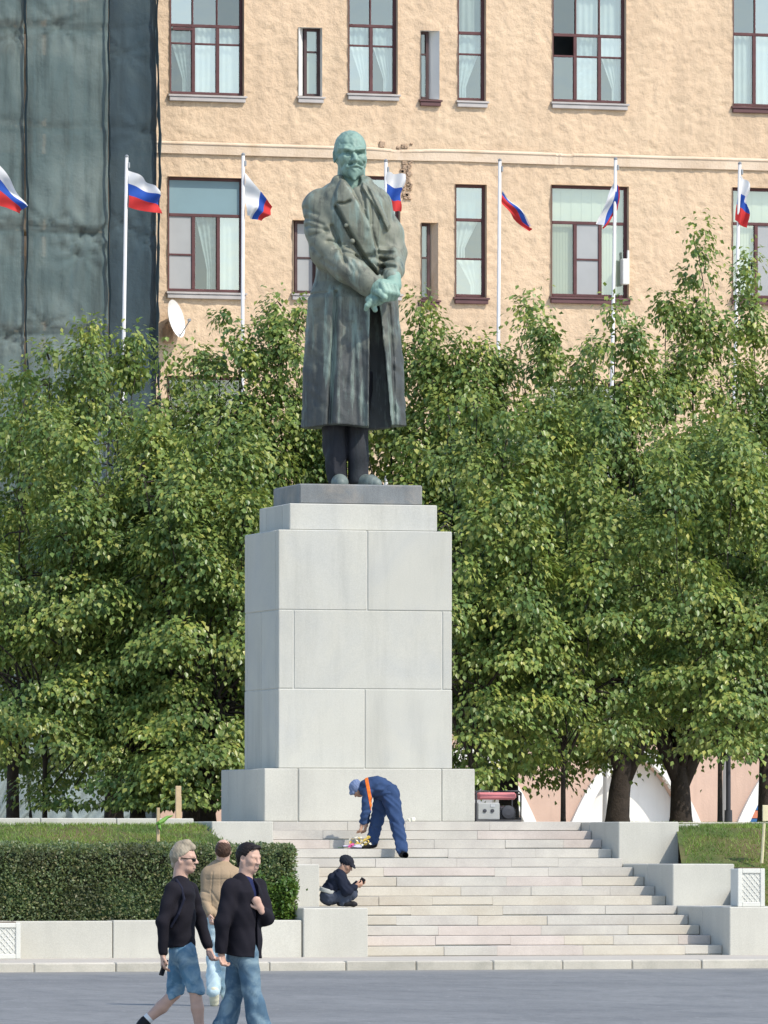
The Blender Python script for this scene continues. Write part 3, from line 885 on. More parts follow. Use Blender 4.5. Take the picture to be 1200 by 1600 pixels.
mat('shop_dark', (.04, .05, .06), .5, .2, 2)
mat('shop_blue', (.03, .12, .30), .5, .1, 2)
mat('shop_orange', (.55, .20, .12), .5, .1, 2)
mat('shop_red', (.45, .06, .05), .5, .1, 2)
arcade()
c = ARC[3][0]
for m_, za, zb in (('shop_blue', 0, .16), ('shop_orange', .17, .33), ('shop_blue', .34, .52)):
    block('shop_board', c - HW + .25, c + HW - .3, YF + .22, YF + .26, ZG + .08 + za, ZG + .08 + zb, m_, house, .004)
# the body of the house behind its front
block('house_body', XW0 - 9, XW1 + 3, YF + 1.6, YF + 12, ZG, ZW1 + .5, 'stucco_band', house, 0)
# satellite dish on a stub of pipe
dish = empty('satellite_dish', onY(267, 500, YF - .35), 'white satellite dish beside the netting edge of the ochre wall', 'satellite dish')
m = MB(); prof = [(0.001 + .40 * i / 10, .13 * (i / 10) ** 2) for i in range(11)]
V = []; F = []
for r_, z_ in prof:
    for k in range(24):
        t = 2 * math.pi * k / 24; V.append((r_ * math.cos(t), -z_ , r_ * math.sin(t)))
for i in range(10):
    for k in range(24):
        F.append((i * 24 + k, i * 24 + (k + 1) % 24, (i + 1) * 24 + (k + 1) % 24, (i + 1) * 24 + k))
Md = Matrix.Rotation(R(52), 3, 'Z') @ Matrix.Rotation(R(-12), 3, 'X')
mat('dish_white', (.72, .71, .68), .5, .05, 3)
mat('steel_grey', (.30, .31, .32), .45, .1, 5, metal=.4)
mat('dark_metal', (.04, .042, .05), .5, .15, 6)
grow([Md @ Vector(v) for v in V], F, 'dish', 'dish_white', dish, smooth=True)
MB().tube([Md @ Vector((0, 0, 0)), Md @ Vector((0, .12, -.05)), (0, .36, -.2)], .025).build('mount', 'rubble_brick', dish)
MB().tube([Md @ Vector((0, -.12, -.38)), Md @ Vector((0, -.40, -.12))], .012).build('feed_arm', 'steel_grey', dish)
m = MB(); m.box(Md @ Vector((0, -.40, -.10)), (.03, .05, .03), .01); m.build('receiver', 'steel_grey', dish)
m = MB(); m.box((.02, .33, -.28), (.11, .10, .16), .03); m.build('bracket_box', 'rubble_brick', dish)

# ------------------------------------------------------------------ house under green netting, on the left
YN = 33.2
scaf = empty('netted_building', (XY(80, YN), YN, ZT), 'building wrapped in grey green scaffold netting', 'building')
SL = scaf.location
ZN1 = ZY(100, -170, YN)
def net_sheet(name, x0, x1, y0, y1, m, seed, amp=1.0, low=False):
    ww = math.hypot(x1 - x0, y1 - y0); us = np.arange(0, ww + .04, .06); us[-1] = ww
    zs = np.arange(ZT - .02, ZN1, .06)
    U, Z = np.meshgrid(us, zs, indexing='ij')
    D = .07 * (lattice_noise(U, Z, 1.1, seed, 3, .5) - .5)
    D = D + .05 * (lattice_noise(U * 1.0, Z * .16, .24, seed + 1, 3, .6) - .5) + .03 * (lattice_noise(U, Z * .5, .14, seed + 2, 2) - .5)          # upright folds
    D = D + .05 * (lattice_noise(U * .35 + Z * .5, Z * .35 - U * .4, .3, seed + 5, 2) - .5)
    deck = [ZY(100, q, YN) for q in (-118, 40, 196, 358, 516, 674, 832, 990, 1148)]
    for q in deck: D = D + .03 * np.exp(-((Z - q - .05 * np.sin(U * 2.3 + q)) / .09) ** 2)
    D = D + np.where(Z < 5.2, .10 * (lattice_noise(U + Z * .55, Z * .25, .35, seed + 9, 3, .6) - .5), 0)
    g = np.random.default_rng(seed)
    for k in range(14):        # ties that pull the net in, with creases running to them
        cu, cz = g.uniform(.2, max(.3, ww - .2)), deck[g.integers(0, 9)] + g.normal() * .25
        r_ = np.hypot(U - cu, (Z - cz)); an = np.arctan2(Z - cz, U - cu)
        D = D + np.exp(-(r_ / .12) ** 2) * .08 + .045 * np.exp(-r_ / .45) * np.sin(an * 9 + k)
    edge = np.minimum(U, ww - U)
    D = D * amp + .04 * np.exp(-(edge / .08) ** 2)
    nx_, ny_ = (y1 - y0) / ww, -(x1 - x0) / ww
    X = x0 + (x1 - x0) * U / ww - nx_ * D; Yy = y0 + (y1 - y0) * U / ww - ny_ * D
    a, b = U.shape
    V = np.stack([X, Yy, Z], -1).reshape(-1, 3) - np.array(SL)
    i, j = np.meshgrid(np.arange(a - 1), np.arange(b - 1), indexing='ij'); q = (i * b + j).ravel()
    return link(name, npmesh(name, V, np.stack([q, q + b, q + b + 1, q + 1], 1), True), m, scaf)
xa, xb, xc, xd = XY(-140, YN), XY(41, YN), XY(172, YN), XY(246, YN)
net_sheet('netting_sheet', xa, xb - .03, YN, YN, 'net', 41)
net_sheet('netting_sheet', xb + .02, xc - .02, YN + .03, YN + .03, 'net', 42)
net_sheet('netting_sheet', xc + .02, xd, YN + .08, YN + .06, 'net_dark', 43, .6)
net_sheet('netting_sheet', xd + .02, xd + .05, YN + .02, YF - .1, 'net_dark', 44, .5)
# overlapping seams between the sheets
def seam(px, wid, seed):
    zs = np.arange(ZT, ZN1, .12); xs = XY(px, YN); V = []; F = []
    n1 = lattice_noise(zs, zs * 0, .8, seed, 3); n2 = lattice_noise(zs, zs * 0 + 2, .45, seed + 1, 3)
    for i, z in enumerate(zs):
        c = xs + .10 * (n1[i] - .5); h = wid * (.35 + 1.5 * max(0, n2[i] - .3))
        V += [(c - h, YN - .03, z), (c, YN - .085 - .05 * n2[i], z), (c + h, YN - .02, z)]
    for i in range(len(zs) - 1):
        a = i * 3; F += [(a, a + 1, a + 4, a + 3), (a + 1, a + 2, a + 5, a + 4)]
    grow([Vector(v) - SL for v in V], F, 'netting_seam', 'net_seam', scaf)
seam(41, .035, 51); seam(170, .028, 53); seam(247, .05, 55)
# a paler loose sheet pulled out over the foot of the scaffold
def drape(pxa, pxb, pya, seed):
    x0, x1, z0, z1 = XY(pxa, YN), XY(pxb, YN), ZT - .02, ZY(80, pya, YN)
    U, Z = np.meshgrid(np.linspace(0, 1, 90), np.linspace(0, 1, 60), indexing='ij')
    fan = np.sin((U * 1.4 + .5) * 14 / (.55 + Z) + 3 * lattice_noise(U * 4, Z * 4, 1.0, seed)) 
    D = .55 * (1 - Z) ** 1.6 + .10 + .055 * fan * (1.1 - Z * .6) + .16 * np.clip(1 - np.abs(U - .12 - .3 * (1 - Z)) / .05, 0, 1) * (1 - Z)
    top = 1 - .12 * np.sin(U * 3.3 + .4) ** 2
    V = np.stack([x0 + (x1 - x0) * U, YN - D, z0 + (z1 - z0) * Z * top], -1).reshape(-1, 3) - np.array(SL)
    a, b = U.shape; i, j = np.meshgrid(np.arange(a - 1), np.arange(b - 1), indexing='ij'); q = (i * b + j).ravel()
    link('loose_sheet', npmesh('loose_sheet', V, np.stack([q, q + b, q + b + 1, q + 1], 1), True), 'net_pale', scaf)
drape(-60, 36, 1100, 61); drape(40, 200, 1085, 63)
# scaffold behind the netting
for px in (-120, -60, 0, 60, 118, 168):
    MB().tube([Vector((XY(px, YN), YN + .35, ZT)) - SL, Vector((XY(px, YN), YN + .35, ZN1)) - SL], .03, 6).build('scaffold_pole', 'steel_grey', scaf)
for q in (-118, 40, 196, 358, 516, 674, 832, 990, 1148):
    z = ZY(100, q, YN); block('scaffold_deck', xa, xc - .1, YN + .25, YN + 1.2, z - .05, z, 'timber', scaf, .01)
block('masonry', xa - 3, xd - .1, YN + 1.5, YN + 9, ZG, ZN1 + .3, 'stucco_band', scaf, 0)
# ------------------------------------------------------------------ the bronze figure
def bronze(name, dark, light, z0, z1, green, gam, rough=.55):
    N = NT(name); p = N.obj()
    sx = N.n('ShaderNodeSeparateXYZ'); N.l(p, sx.inputs[0])
    n1 = N.noise(p, 1.6, 6, .6, .5); n2 = N.noise(N.scaled(p, 5, 5, .7), 1.0, 6, .65)
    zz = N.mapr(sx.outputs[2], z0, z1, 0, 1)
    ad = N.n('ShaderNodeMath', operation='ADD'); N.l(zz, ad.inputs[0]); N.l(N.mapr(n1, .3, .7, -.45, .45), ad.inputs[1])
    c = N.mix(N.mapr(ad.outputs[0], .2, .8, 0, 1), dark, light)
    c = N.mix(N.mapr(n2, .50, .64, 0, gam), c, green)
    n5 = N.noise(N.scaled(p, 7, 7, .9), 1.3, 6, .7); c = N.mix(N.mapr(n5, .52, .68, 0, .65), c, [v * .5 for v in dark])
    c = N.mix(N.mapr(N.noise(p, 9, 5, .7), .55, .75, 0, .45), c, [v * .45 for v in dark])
    N.l(c, N.b.inputs['Base Color']); N.b.inputs['Roughness'].default_value = rough; N.b.inputs['Metallic'].default_value = .0
    N.b.inputs['Specular IOR Level'].default_value = .45
    bp = N.n('ShaderNodeBump'); bp.inputs['Strength'].default_value = .25; bp.inputs['Distance'].default_value = .03
    N.l(N.noise(p, 14, 5, .65), bp.inputs['Height']); N.l(bp.outputs[0], N.b.inputs['Normal'])
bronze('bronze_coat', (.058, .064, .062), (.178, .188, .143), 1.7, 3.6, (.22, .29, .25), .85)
bronze('bronze_head', (.15, .245, .205), (.225, .34, .28), -9, 9, (.13, .22, .20), .5)
bronze('bronze_hand', (.165, .275, .23), (.25, .38, .31), -9, 9, (.15, .25, .22), .4)
bronze('bronze_trouser', (.012, .013, .018), (.02, .022, .03), -9, 9, (.04, .055, .055), .3, .8)
bronze('bronze_shoe', (.10, .13, .125), (.19, .23, .21), -9, 9, (.1, .13, .13), .5)
YST = YP + pd * .5
base_pt = onY(553, 757, YST); base_pt.z = zpl
USTAT = depth(base_pt) / FPX * 1.006
statue = empty('bronze_statue', base_pt, 'bronze statue of a bald bearded man in a long open overcoat with clasped hands', 'statue', rz=-TH)
def st(F, name, m): return link(name, F.mesh(name, USTAT), m, statue)
# trousers and shoes
F = Field((-66, -34, 0), (48, 40, 180), 1.7)
F.chain([(-27, 4, 175), (-30, 2, 90), (-25, 2, 14)], [25, 19.5, 17], 3)
F.chain([(6, 8, 175), (2, 7, 90), (7, 5, 12)], [25, 19.5, 17], 3)
F.folds(1.6, 40, 2); F.groove([(-12, 170), (-9, 10)], 3, 3.5, 40)
F.groove([(-33, 150), (-30, 20)], 2.5, -1.6, 0)
F.cut(lambda x, y, z: 5 - z + 0 * x + 0 * y)
st(F, 'trousers', 'bronze_trouser')
F = Field((-50, -50, -1), (60, 30, 26), 1.3)
F.chain([(-24, 6, 9), (-21, -24, 6)], [14, 12], 2).chain([(-21, -24, 6), (-20, -34, 4)], [12, 9], 3)
F.chain([(8, 6, 9), (27, -16, 6)], [13, 12], 2).chain([(27, -16, 6), (35, -22, 4)], [12, 8.5], 3)
F.cut(lambda x, y, z: -z + 0 * x + 0 * y)
st(F, 'shoes', 'bronze_shoe')
# overcoat with its sleeves
F = Field((-92, -86, 88), (92, 66, 490), 1.4)
zk = [90, 190, 292, 318, 400, 440, 462, 474, 486]
xl = [-80, -77, -72, -62, -52, -56, -50, -30, -18]
xr = [80, 76, 68, 60, 54, 48, 38, 20, 10]
ry = [50, 47, 45, 30, 42, 38, 30, 21, 14]
x, y, z = F.grid()
zz = F.ax[2]; cl = np.interp(zz, zk, xl); cr_ = np.interp(zz, zk, xr); rr = np.interp(zz, zk, ry)
cx = ((cl + cr_) / 2)[None, None, :]; rx = ((cr_ - cl) / 2)[None, None, :]; rr = rr[None, None, :]
ang = np.arctan2(y / rr, (x - cx) / rx)
low = np.clip((340 - zz) / 250, 0, 1)[None, None, :]
fold = 1 + low * (.026 * np.sin(ang * 6 + .6) + .012 * np.sin(ang * 11 + 2.0 + zz[None, None, :] * .006))
q = (np.abs((x - cx) / rx) ** 2.4 + np.abs((y - 2) / rr) ** 2.4) ** (1 / 2.4)
F.d = ((q / fold - 1) * np.minimum(rx, rr)).astype(np.float32)
# chest and shoulders
F.ell((-2, -2, 425), (52, 41, 58), 14)
F.cone((-54, 2, 438), (38, 6, 440), 24, 21, 9)
# his right arm (image left) reaching across, his left arm bent at the side
F.chain([(-54, 0, 433), (-49, -8, 398), (-42, -16, 366)], [26, 26, 26], 8)
F.chain([(-42, -16, 366), (-10, -44, 338), (22, -56, 314)], [26, 24, 20], 7)
F.cone((16, -54, 319), (24, -57, 312.5), 21.5, 21.5, 2)
F.chain([(38, 8, 428), (56, 6, 395), (63, -2, 362)], [21, 20, 19], 8)
F.chain([(63, -2, 362), (62, -30, 335), (58, -46, 322)], [18, 16, 14], 6)
# collar
F.chain([(-26, 8, 470), (-25, -14, 474), (-17, -30, 462)], [9, 8, 6], 5)
F.chain([(18, 8, 470), (20, -14, 472), (18, -30, 458)], [8, 7, 6], 5)
F.ell((-3, -22, 478), (15, 16, 22), 3, 's')
# the fronts of the coat part below the hands: a slit that widens to the hem
def slit(x, y, z):
    t = np.clip((300 - z) / 210, 0, 1); c = 31 + 8 * t; w = 4 + 15 * t ** .6
    d = np.maximum(np.abs(x - c) - w, np.maximum(y - 20 + 0 * x, z - 296))
    return -d
F.cut(slit)
# relief seen from the front (x, z)
fr = 10
F.plate([(-20, 476), (-28, 455), (-27, 436), (-4, 392), (22, 350), (36, 332), (40, 345), (27, 398), (8, 438), (-10, 474)], -6, 2.6, fr)
F.plate([(14, 470), (27, 462), (44, 430), (56, 405), (52, 396), (40, 420), (27, 440), (12, 462)], -6, 2.6, fr)
F.groove([(-28, 432), (-6, 389), (18, 349), (36, 326)], 2.4, 9, fr)
F.groove([(-26, 437), (-14, 436), (-6, 440)], 2.0, 7, fr)
F.groove([(-12, 474), (8, 438), (26, 400), (38, 362)], 2.2, 3, fr)
F.groove([(18, 466), (30, 440), (42, 414)], 2.2, 3.5, fr)
F.groove([(20, 452), (22, 425), (24, 398)], 2.6, -2.2, fr); F.groove([(13, 456), (17, 430)], 1.8, 2.5, fr); F.groove([(27, 440), (28, 405)], 1.8, 2.5, fr)
F.groove([(-14, 360), (10, 352), (30, 356)], 4, 5, fr); F.groove([(38, 352), (60, 350)], 3, 5, fr); F.groove([(36, 366), (62, 366)], 3.5, -4, fr)
F.groove([(38, 340), (62, 338)], 3, 5, fr)
F.groove([(-34, 402), (-22, 372), (-14, 344)], 3, 5, fr)                       # body and sleeve part here
for a, b, am in (((-74, 416), (-48, 404), 3), ((-72, 404), (-44, 396), 3.4), ((-66, 388), (-40, 394), 2.6), ((-40, 378), (-24, 376), 4), ((-30, 366), (-16, 372), 3),
              ((-20, 356), (-2, 330), 2.5), ((-4, 346), (8, 326), 2.2), ((-64, 372), (-48, 354), 2.4), ((-50, 350), (-30, 336), 2.0), ((-76, 432), (-56, 420), 2.2)):
    F.groove([a, b], 3.4, am, fr)
F.groove([(-27, 300), (-33, 190), (-38, 90)], 3.4, 6.5, fr)
F.groove([(-20, 290), (-24, 190), (-27, 90)], 5, -3, fr)
F.groove([(22, 290), (23, 190), (22, 88)], 3, -3, fr); F.groove([(-2, 250), (2, 180), (5, 88)], 4, 2.6, fr); F.groove([(-55, 270), (-57, 180), (-58, 88)], 5, 1.8, fr)
F.groove([(10, 240), (14, 160), (13, 100)], 3, 2, fr); F.groove([(-6, 210), (-12, 150)], 3, 1.8, fr)
F.groove([(54, 280), (60, 200), (63, 90)], 3, 3.0, fr)
F.groove([(-79, 297), (-40, 300)], 2, 2.2, fr)
for zb in (402, 378): F.ell((-12 + (402 - zb) * .4, -46, zb), (4, 4, 4), 1)
F.folds(.55, 24, 5)
F.cut(lambda x, y, z: 93 - z + 0 * x + 0 * y - 2.0 * np.sin(x * .06))
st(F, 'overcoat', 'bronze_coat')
# head
F = Field((-46, -52, 440), (40, 44, 562), 1.15)
Mh = head_frame(14, 4)
sculpt_head(F, (-5, -4, 516), 75, Mh, beard=True, moustache=True)
F.chain([(-4, 6, 500), (-3, 9, 448)], [21, 24], 6)
P = lambda *p: np.array((-5, -4, 516)) + Mh @ (np.array(p) * 75)
for sx in (-1, 1):
    F.cone(P(.04 * sx, -.40, .075), P(.2 * sx, -.33, .12), 2.6, 2.4, 2)                     # brows
    F.cone(P(.10 * sx, -.36, -.05), P(.16 * sx, -.33, -.07), 1.6, 1.6, 1.5)
    F.cone(P(.10 * sx, -.40, -.10), P(.15 * sx, -.36, -.24), 1.3, 1.3, 2, 's')
F.cone(P(-.02, -.43, .10), P(-.02, -.43, .16), .8, .8, 1, 's')
F.ell(P(0, .22, .02), (.315 * 75, .26 * 75, .30 * 75), 3, 'u', Mh)
F.folds(.35, 9, 3)
for q, wd, am in (([(-25, 516), (-9, 517)], 2.4, 2.2), ([(3, 517), (17, 515)], 2.4, 2.2), ([(-6, 497.5), (4, 499), (14, 497)], 1.7, 2.0), ([(-14, 503), (-18, 494)], 1.6, 1.2), ([(15, 503), (18, 495)], 1.4, 1.2), ([(-20, 531), (-3, 530)], 1.6, .8), ([(-24, 524), (-6, 521)], 2, -1.2), ([(2, 521), (17, 523)], 2, -1.2)): F.groove(q, wd, am, -14)
st(F, 'head', 'bronze_head')
# clasped hands
F = Field((10, -92, 262), (82, -34, 330), 1.05)
F.cone((20, -57, 312), (40, -66, 304), 14, 14, 5).ell((50, -66, 300), (19, 14, 17), 5)
for i in range(4):
    F.chain([(44 + 6.5 * i, -78 + 1.2 * i, 309 - 1.5 * i), (49 + 6.0 * i, -82 + 2 * i, 297 - i), (47 + 5.4 * i, -76 + 2 * i, 285 + i)], [5.2, 5.0, 4.4], 1.2)
F.chain([(30, -68, 300), (40, -80, 296), (48, -84, 288)], [6, 5.5, 4.6], 1.5)
F.cone((60, -46, 322), (62, -56, 308), 13, 12, 4)
F.ell((33, -64, 286), (15, 11, 10), 4)
for i in range(3): F.chain([(38 - 3 * i, -71, 287 - 3 * i), (27 - 3 * i, -74, 283 - 3.4 * i), (22 - 1.5 * i, -69, 277 - 3 * i)], [4.6, 4.3, 3.6], 1)
F.chain([(28, -66, 280), (33, -66, 270)], [5, 4], 2)
st(F, 'hands', 'bronze_hand')

# ------------------------------------------------------------------ people
mat('skin', (.52, .33, .25), .55, .06, 20, 0, space='obj', spec=.35)
mat('skin_tan', (.44, .26, .18), .55, .06, 20, 0, space='obj', spec=.35)
def cloth(name, col, var=.15, bump=.25, sc=6., bs=60., rough=.9, tint=None, ta=.5):
    return mat(name, col, rough, var, sc, bump, bs, .006, .15, space='obj', tint=tint, tscale=5, tamount=ta)
cloth('knit_black', (.014, .013, .018), .2)
cloth('blazer_black', (.013, .012, .017), .2, .1)
cloth('shirt_blue', (.016, .022, .07), .15)
cloth('denim_blue', (.10, .205, .30), .25, .35, 6, 90, tint=(.40, .52, .57), ta=.8)
cloth('denim_mid', (.075, .135, .195), .3, .35, 6, 90, tint=(.27, .36, .39), ta=.8)
cloth('denim_pale', (.45, .58, .62), .15, .3, 5, 90, tint=(.62, .70, .70))
cloth('jacket_beige', (.33, .245, .16), .12, .4, 5, 50)
cloth('overall_blue', (.032, .060, .135), .18, .3, 5, 50)
cloth('overall_navy', (.018, .035, .09), .18, .3, 5, 50)
cloth('orange_band', (.75, .17, .03), .06, .1)
cloth('navy_dark', (.014, .018, .032), .2)
cloth('slate', (.05, .06, .085), .25, .3)
cloth('belt_pale', (.48, .48, .44), .15)
cloth('cap_dark', (.02, .022, .03), .2)
cloth('cap_blue', (.16, .21, .34), .2)
cloth('hair_blond', (.36, .31, .23), .3, .3, 20, 120, .6, tint=(.20, .16, .11), ta=.7)
cloth('hair_dark', (.018, .014, .014), .3, .8, 20, 70, .5)
cloth('hair_brown', (.07, .04, .028), .3, .8, 20, 70, .6)
cloth('shoe_black', (.015, .015, .017), .2, .1, rough=.6)
cloth('shoe_cream', (.62, .60, .45), .15, .1)
cloth('sock_white', (.72, .72, .70), .1)
cloth('lens_black', (.01, .01, .012), .1, 0, rough=.15)
cloth('strap_dark', (.018, .02, .035), .1)
cloth('phone_black', (.012, .012, .015), .1, 0, rough=.25)

class Figure:
    """joints are read off the photo row and column at the figure's own depth, so that it stands there at its real size"""
    def __init__(s, label, px0, D, z0, group=None):
        p = onD(px0, HOR, D); p.z = z0
        s.px0, s.D, s.z0 = px0, D, z0; s.u = D / FPX
        s.root = empty('person', p, label, 'person', group, rz=-TH)
    def J(s, px, py, dy=0.): return np.array(((px - s.px0) * s.u, dy, (HOR - py) * s.u + CAMZ - s.z0))
    def field(s, x0, x1, y0, y1, t, b, vox=.008):
        a = s.J(x0, b, y0); c = s.J(x1, t, y1); return Field(a, c, vox)
    def add(s, F, name, m): return link(name, F.mesh(name), m, s.root)
    def w(s, v): return v * s.u
def hand(F, wr, dirv, palm, S=1.0, curl=.5):
    """wrist point, direction to the fingertips, palm normal; four fingers of unequal length and a thumb from the side"""
    d = np.array(dirv, float); d /= np.linalg.norm(d); n = np.array(palm, float); n -= d * (n @ d); n /= np.linalg.norm(n); sd = np.cross(d, n)
    wr = np.array(wr, float); k = S
    F.cone(wr - d * .02 * k, wr + d * .03 * k, .026 * k, .030 * k, .01, st=(n, .75))
    F.cone(wr + d * .03 * k, wr + d * .085 * k, .033 * k, .038 * k, .01, st=(n, .55))
    for i, L in enumerate((.070, .080, .074, .058)):
        o = wr + d * (.088 - .004 * abs(i - 1)) * k + sd * (.030 - .020 * i) * k
        a = o + (d * math.cos(curl) + n * math.sin(curl)) * L * .5 * k
        b = a + (d * math.cos(curl * 2.2) + n * math.sin(curl * 2.2)) * L * .5 * k
        F.chain([o, a, b], [.0098 * k, .0092 * k, .0078 * k], .003)
    o = wr + d * .03 * k + sd * .03 * k
    a = o + (d * .7 + sd * .6 + n * .3) * .04 * k; b = a + (d * .85 + sd * .15 + n * .45) * .035 * k
    F.chain([o, a, b], [.014 * k, .0115 * k, .009 * k], .006)
def shoe(F, an, toe, k=1.0, up=None):
    an = np.array(an, float); toe = np.array(toe, float); d = toe - an; d /= np.linalg.norm(d)
    up = np.array((0, 0, 1.)) if up is None else np.array(up, float)
    h = an - d * .035
    F.chain([h, an + d * .06, toe - d * .03], [.046 * k, .045 * k, .040 * k], .02); F.cone(toe - d * .03, toe, .040 * k, .028 * k, .02)
    F.cone(an, an + up * .05, .048 * k, .046 * k, .02)

# --- the fair-haired walker
P = Figure('person with swept fair hair and sunglasses in black sweater and denim shorts, walking', 283, 57.4, 0.0, 'people walking past in the road')
J = P.J; px = P.u
F = P.field(200, 345, -.36, .36, 1305, 1640, .0075)
sculpt_head(F, J(289, 1342, 0), .245, head_frame(72, 2))
F.chain([J(283, 1352, 0), J(281, 1380, 0)], [.058, .066], .03)
F.chain([J(282, 1392, 0), J(282, 1430, 0), J(284, 1482, 0)], [.09, .095, .075], .05, st=((0, 1, 0), 1.4))
F.chain([J(270, 1392, -.155), J(256, 1440, -.222), J(256, 1491, -.205)], [.045, .036, .028], .02)
F.chain([J(296, 1392, .155), J(312, 1440, .22), J(325, 1481, .162)], [.045, .036, .028], .02)
hand(F, J(256, 1491, -.205), (.0, -.1, -1), (.9, .2, 0), 1.0, .5)
hand(F, J(325, 1481, .16), (.35, -.1, -1), (.6, -.5, .2), 1.0, .6)
F.chain([J(288, 1487, -.08), J(305, 1545, -.09), J(309, 1575, -.09), J(313, 1612, -.09)], [.066, .052, .054, .036], .02)
F.chain([J(281, 1485, .09), J(272, 1553, .09), J(252, 1574, .09), J(226, 1596, .09)], [.066, .052, .054, .036], .02)
F.cone(J(313, 1612, -.09), J(320, 1620, -.10), .04, .036, .02); F.cone(J(226, 1596, .09), J(220, 1604, .09), .04, .036, .02)
P.add(F, 'body', 'skin')
F = P.field(235, 340, -.40, .40, 1362, 1500, .0065)
F.chain([J(282, 1377, 0), J(281, 1396, 0), J(280, 1430, 0), J(282, 1476, 0)], [.07, .122, .130, .128], .05, st=((0, 1, 0), 1.45))
F.chain([J(270, 1390, -.155), J(256, 1440, -.225), J(256, 1486, -.205)], [.068, .055, .042], .03)
F.chain([J(296, 1390, .155), J(312, 1440, .22), J(324, 1478, .165)], [.068, .055, .042], .03)
F.cut(lambda x, y, z: J(0, 1480)[2] - z + .03 * x + 0 * y - 1e3 * (np.abs(y) > .2) * 0 if False else np.where(np.abs(x - J(282, 0)[0]) < .18, np.where(np.abs(y) < .19, J(0, 1480)[2] - z, -1), -1))
F.folds(.0038, .15, 4)
F.ell(J(287, 1366, -.0), (.062, .062, .04), .01, 's')
P.add(F, 'sweater', 'knit_black')
F = P.field(250, 325, -.22, .22, 1470, 1572, .0065)
F.chain([J(289, 1487, -.085), J(298, 1518, -.09), J(307, 1549, -.09)], [.100, .083, .074], .015)
F.chain([J(282, 1487, .085), J(276, 1520, .09), J(272, 1557, .09)], [.100, .083, .072], .015)
F.cone(J(284, 1488, -.06), J(284, 1488, .06), .100, .100, .04)
F.cut(lambda x, y, z: np.where(y < 0, J(0, 1552)[2] - z - .15 * (x - J(306, 0)[0]), J(0, 1560)[2] - z + .5 * (x - J(272, 0)[0])))
F.folds(.004, .10, 8)
P.add(F, 'denim_shorts', 'denim_blue')
F = P.field(255, 325, -.16, .16, 1305, 1385, .004)
Mh = head_frame(72, 2); c0 = J(289, 1342, 0); Q = lambda *p: c0 + Mh @ (np.array(p) * .245)
F.ell(Q(0, .09, .19), (.088, .108, .088), .01, 'u', Mh); F.cone(Q(0, .25, .0), Q(0, .30, -.18), .075, .05, .03)
F.chain([Q(-.03, -.28, .42), Q(0, -.05, .52), Q(0, .2, .46)], [.028, .036, .04], .03)
F.ell(Q(0, -.30, -.02), (.105, .085, .085), .01, 's', Mh)
for sx in (-1, 1): F.ell(Q(.33 * sx, -.03, -.10), (.05, .035, .05), .01, 's', Mh)
F.folds(.0012, .03, 3)
P.add(F, 'hair', 'hair_blond')
m = MB()
for sx in (-1, 1):
    V = [Q(.04 * sx, -.40, .03), Q(.20 * sx, -.345, .035), Q(.19 * sx, -.345, -.075), Q(.06 * sx, -.40, -.07)]; m.add(V + [v + Mh @ np.array((0, -.006, 0)) for v in V], [(0, 1, 2, 3), (7, 6, 5, 4), (0, 4, 5, 1), (2, 6, 7, 3), (1, 5, 6, 2), (0, 3, 7, 4)])
    m.tube([Q(.20 * sx, -.345, .02), Q(.30 * sx, -.2, .02), Q(.335 * sx, .02, .03)], .004, 6)
m.tube([Q(-.05, -.405, .02), Q(.05, -.405, .02)], .004, 6)
m.build('sunglasses', 'lens_black', P.root)
F = P.field(200, 345, -.2, .2, 1584, 1645, .006)
shoe(F, J(314, 1617, -.09), J(344, 1621, -.09)); shoe(F, J(222, 1602, .09), J(205, 1624, .09), 1, (.5, 0, .6)); P.add(F, 'shoes', 'shoe_black')
F = P.field(205, 335, -.2, .2, 1580, 1622, .005)
F.cone(J(312, 1603, -.09), J(313, 1612, -.09), .043, .043, .01); F.cone(J(232, 1591, .09), J(226, 1597, .09), .044, .044, .01); P.add(F, 'socks', 'sock_white')
MB().tube([J(276, 1374, -.13), J(285, 1388, -.175), J(289, 1405, -.215), J(280, 1428, -.235), J(268, 1448, -.20)], .012, 8).build('bag_strap', 'strap_dark', P.root)
root = P.root
m = MB(); m.box((0, 0, 0), (.035, .006, .072), .004, Matrix.Rotation(R(18), 3, 'Y') @ Matrix.Rotation(R(60), 3, 'Z'))
ph = m.build('smartphone', 'phone_black', None, P.root.matrix_world @ Vector(J(258, 1509, -.21)) if False else Matrix.Translation(P.root.location) @ Matrix.Rotation(-TH, 4, 'Z') @ Vector(J(257, 1511, -.215)), (0, 0, -TH))
tag(ph, 'black smartphone in the trailing hand of the fair-haired walker', 'phone')

# --- the dark-haired walker in a blazer
P = Figure('person with short dark hair in black blazer and flared blue jeans, hand on chest', 378, 57.0, 0.0, 'people walking past in the road')
J = P.J
F = P.field(315, 440, -.36, .36, 1305, 1650, .0075)
c0 = J(390, 1341, 0); Mh = head_frame(50, 8)
sculpt_head(F, c0, .245, Mh)
F.chain([J(385, 1352, 0), J(382, 1382, 0)], [.058, .066], .03)
F.chain([J(380, 1392, 0), J(378, 1430, 0), J(378, 1488, 0)], [.10, .10, .078], .05, st=((0, 1, 0), 1.2))
F.chain([J(360, 1390, -.16), J(349, 1440, -.2), J(346, 1490, -.17)], [.05, .04, .028], .02)
hand(F, J(347, 1487, -.17), (.12, 0, -1), (.7, -.5, 0), 1.0, .7)
F.chain([J(400, 1390, .15), J(413, 1432, .02), J(408, 1418, -.17)], [.05, .04, .028], .02)
hand(F, J(408, 1421, -.18), (-.35, -.15, .75), (-.1, 1, 0), 1.0, 1.0)
F.chain([J(385, 1490, -.08), J(392, 1550, -.09), J(407, 1625, -.09)], [.068, .055, .04], .02)
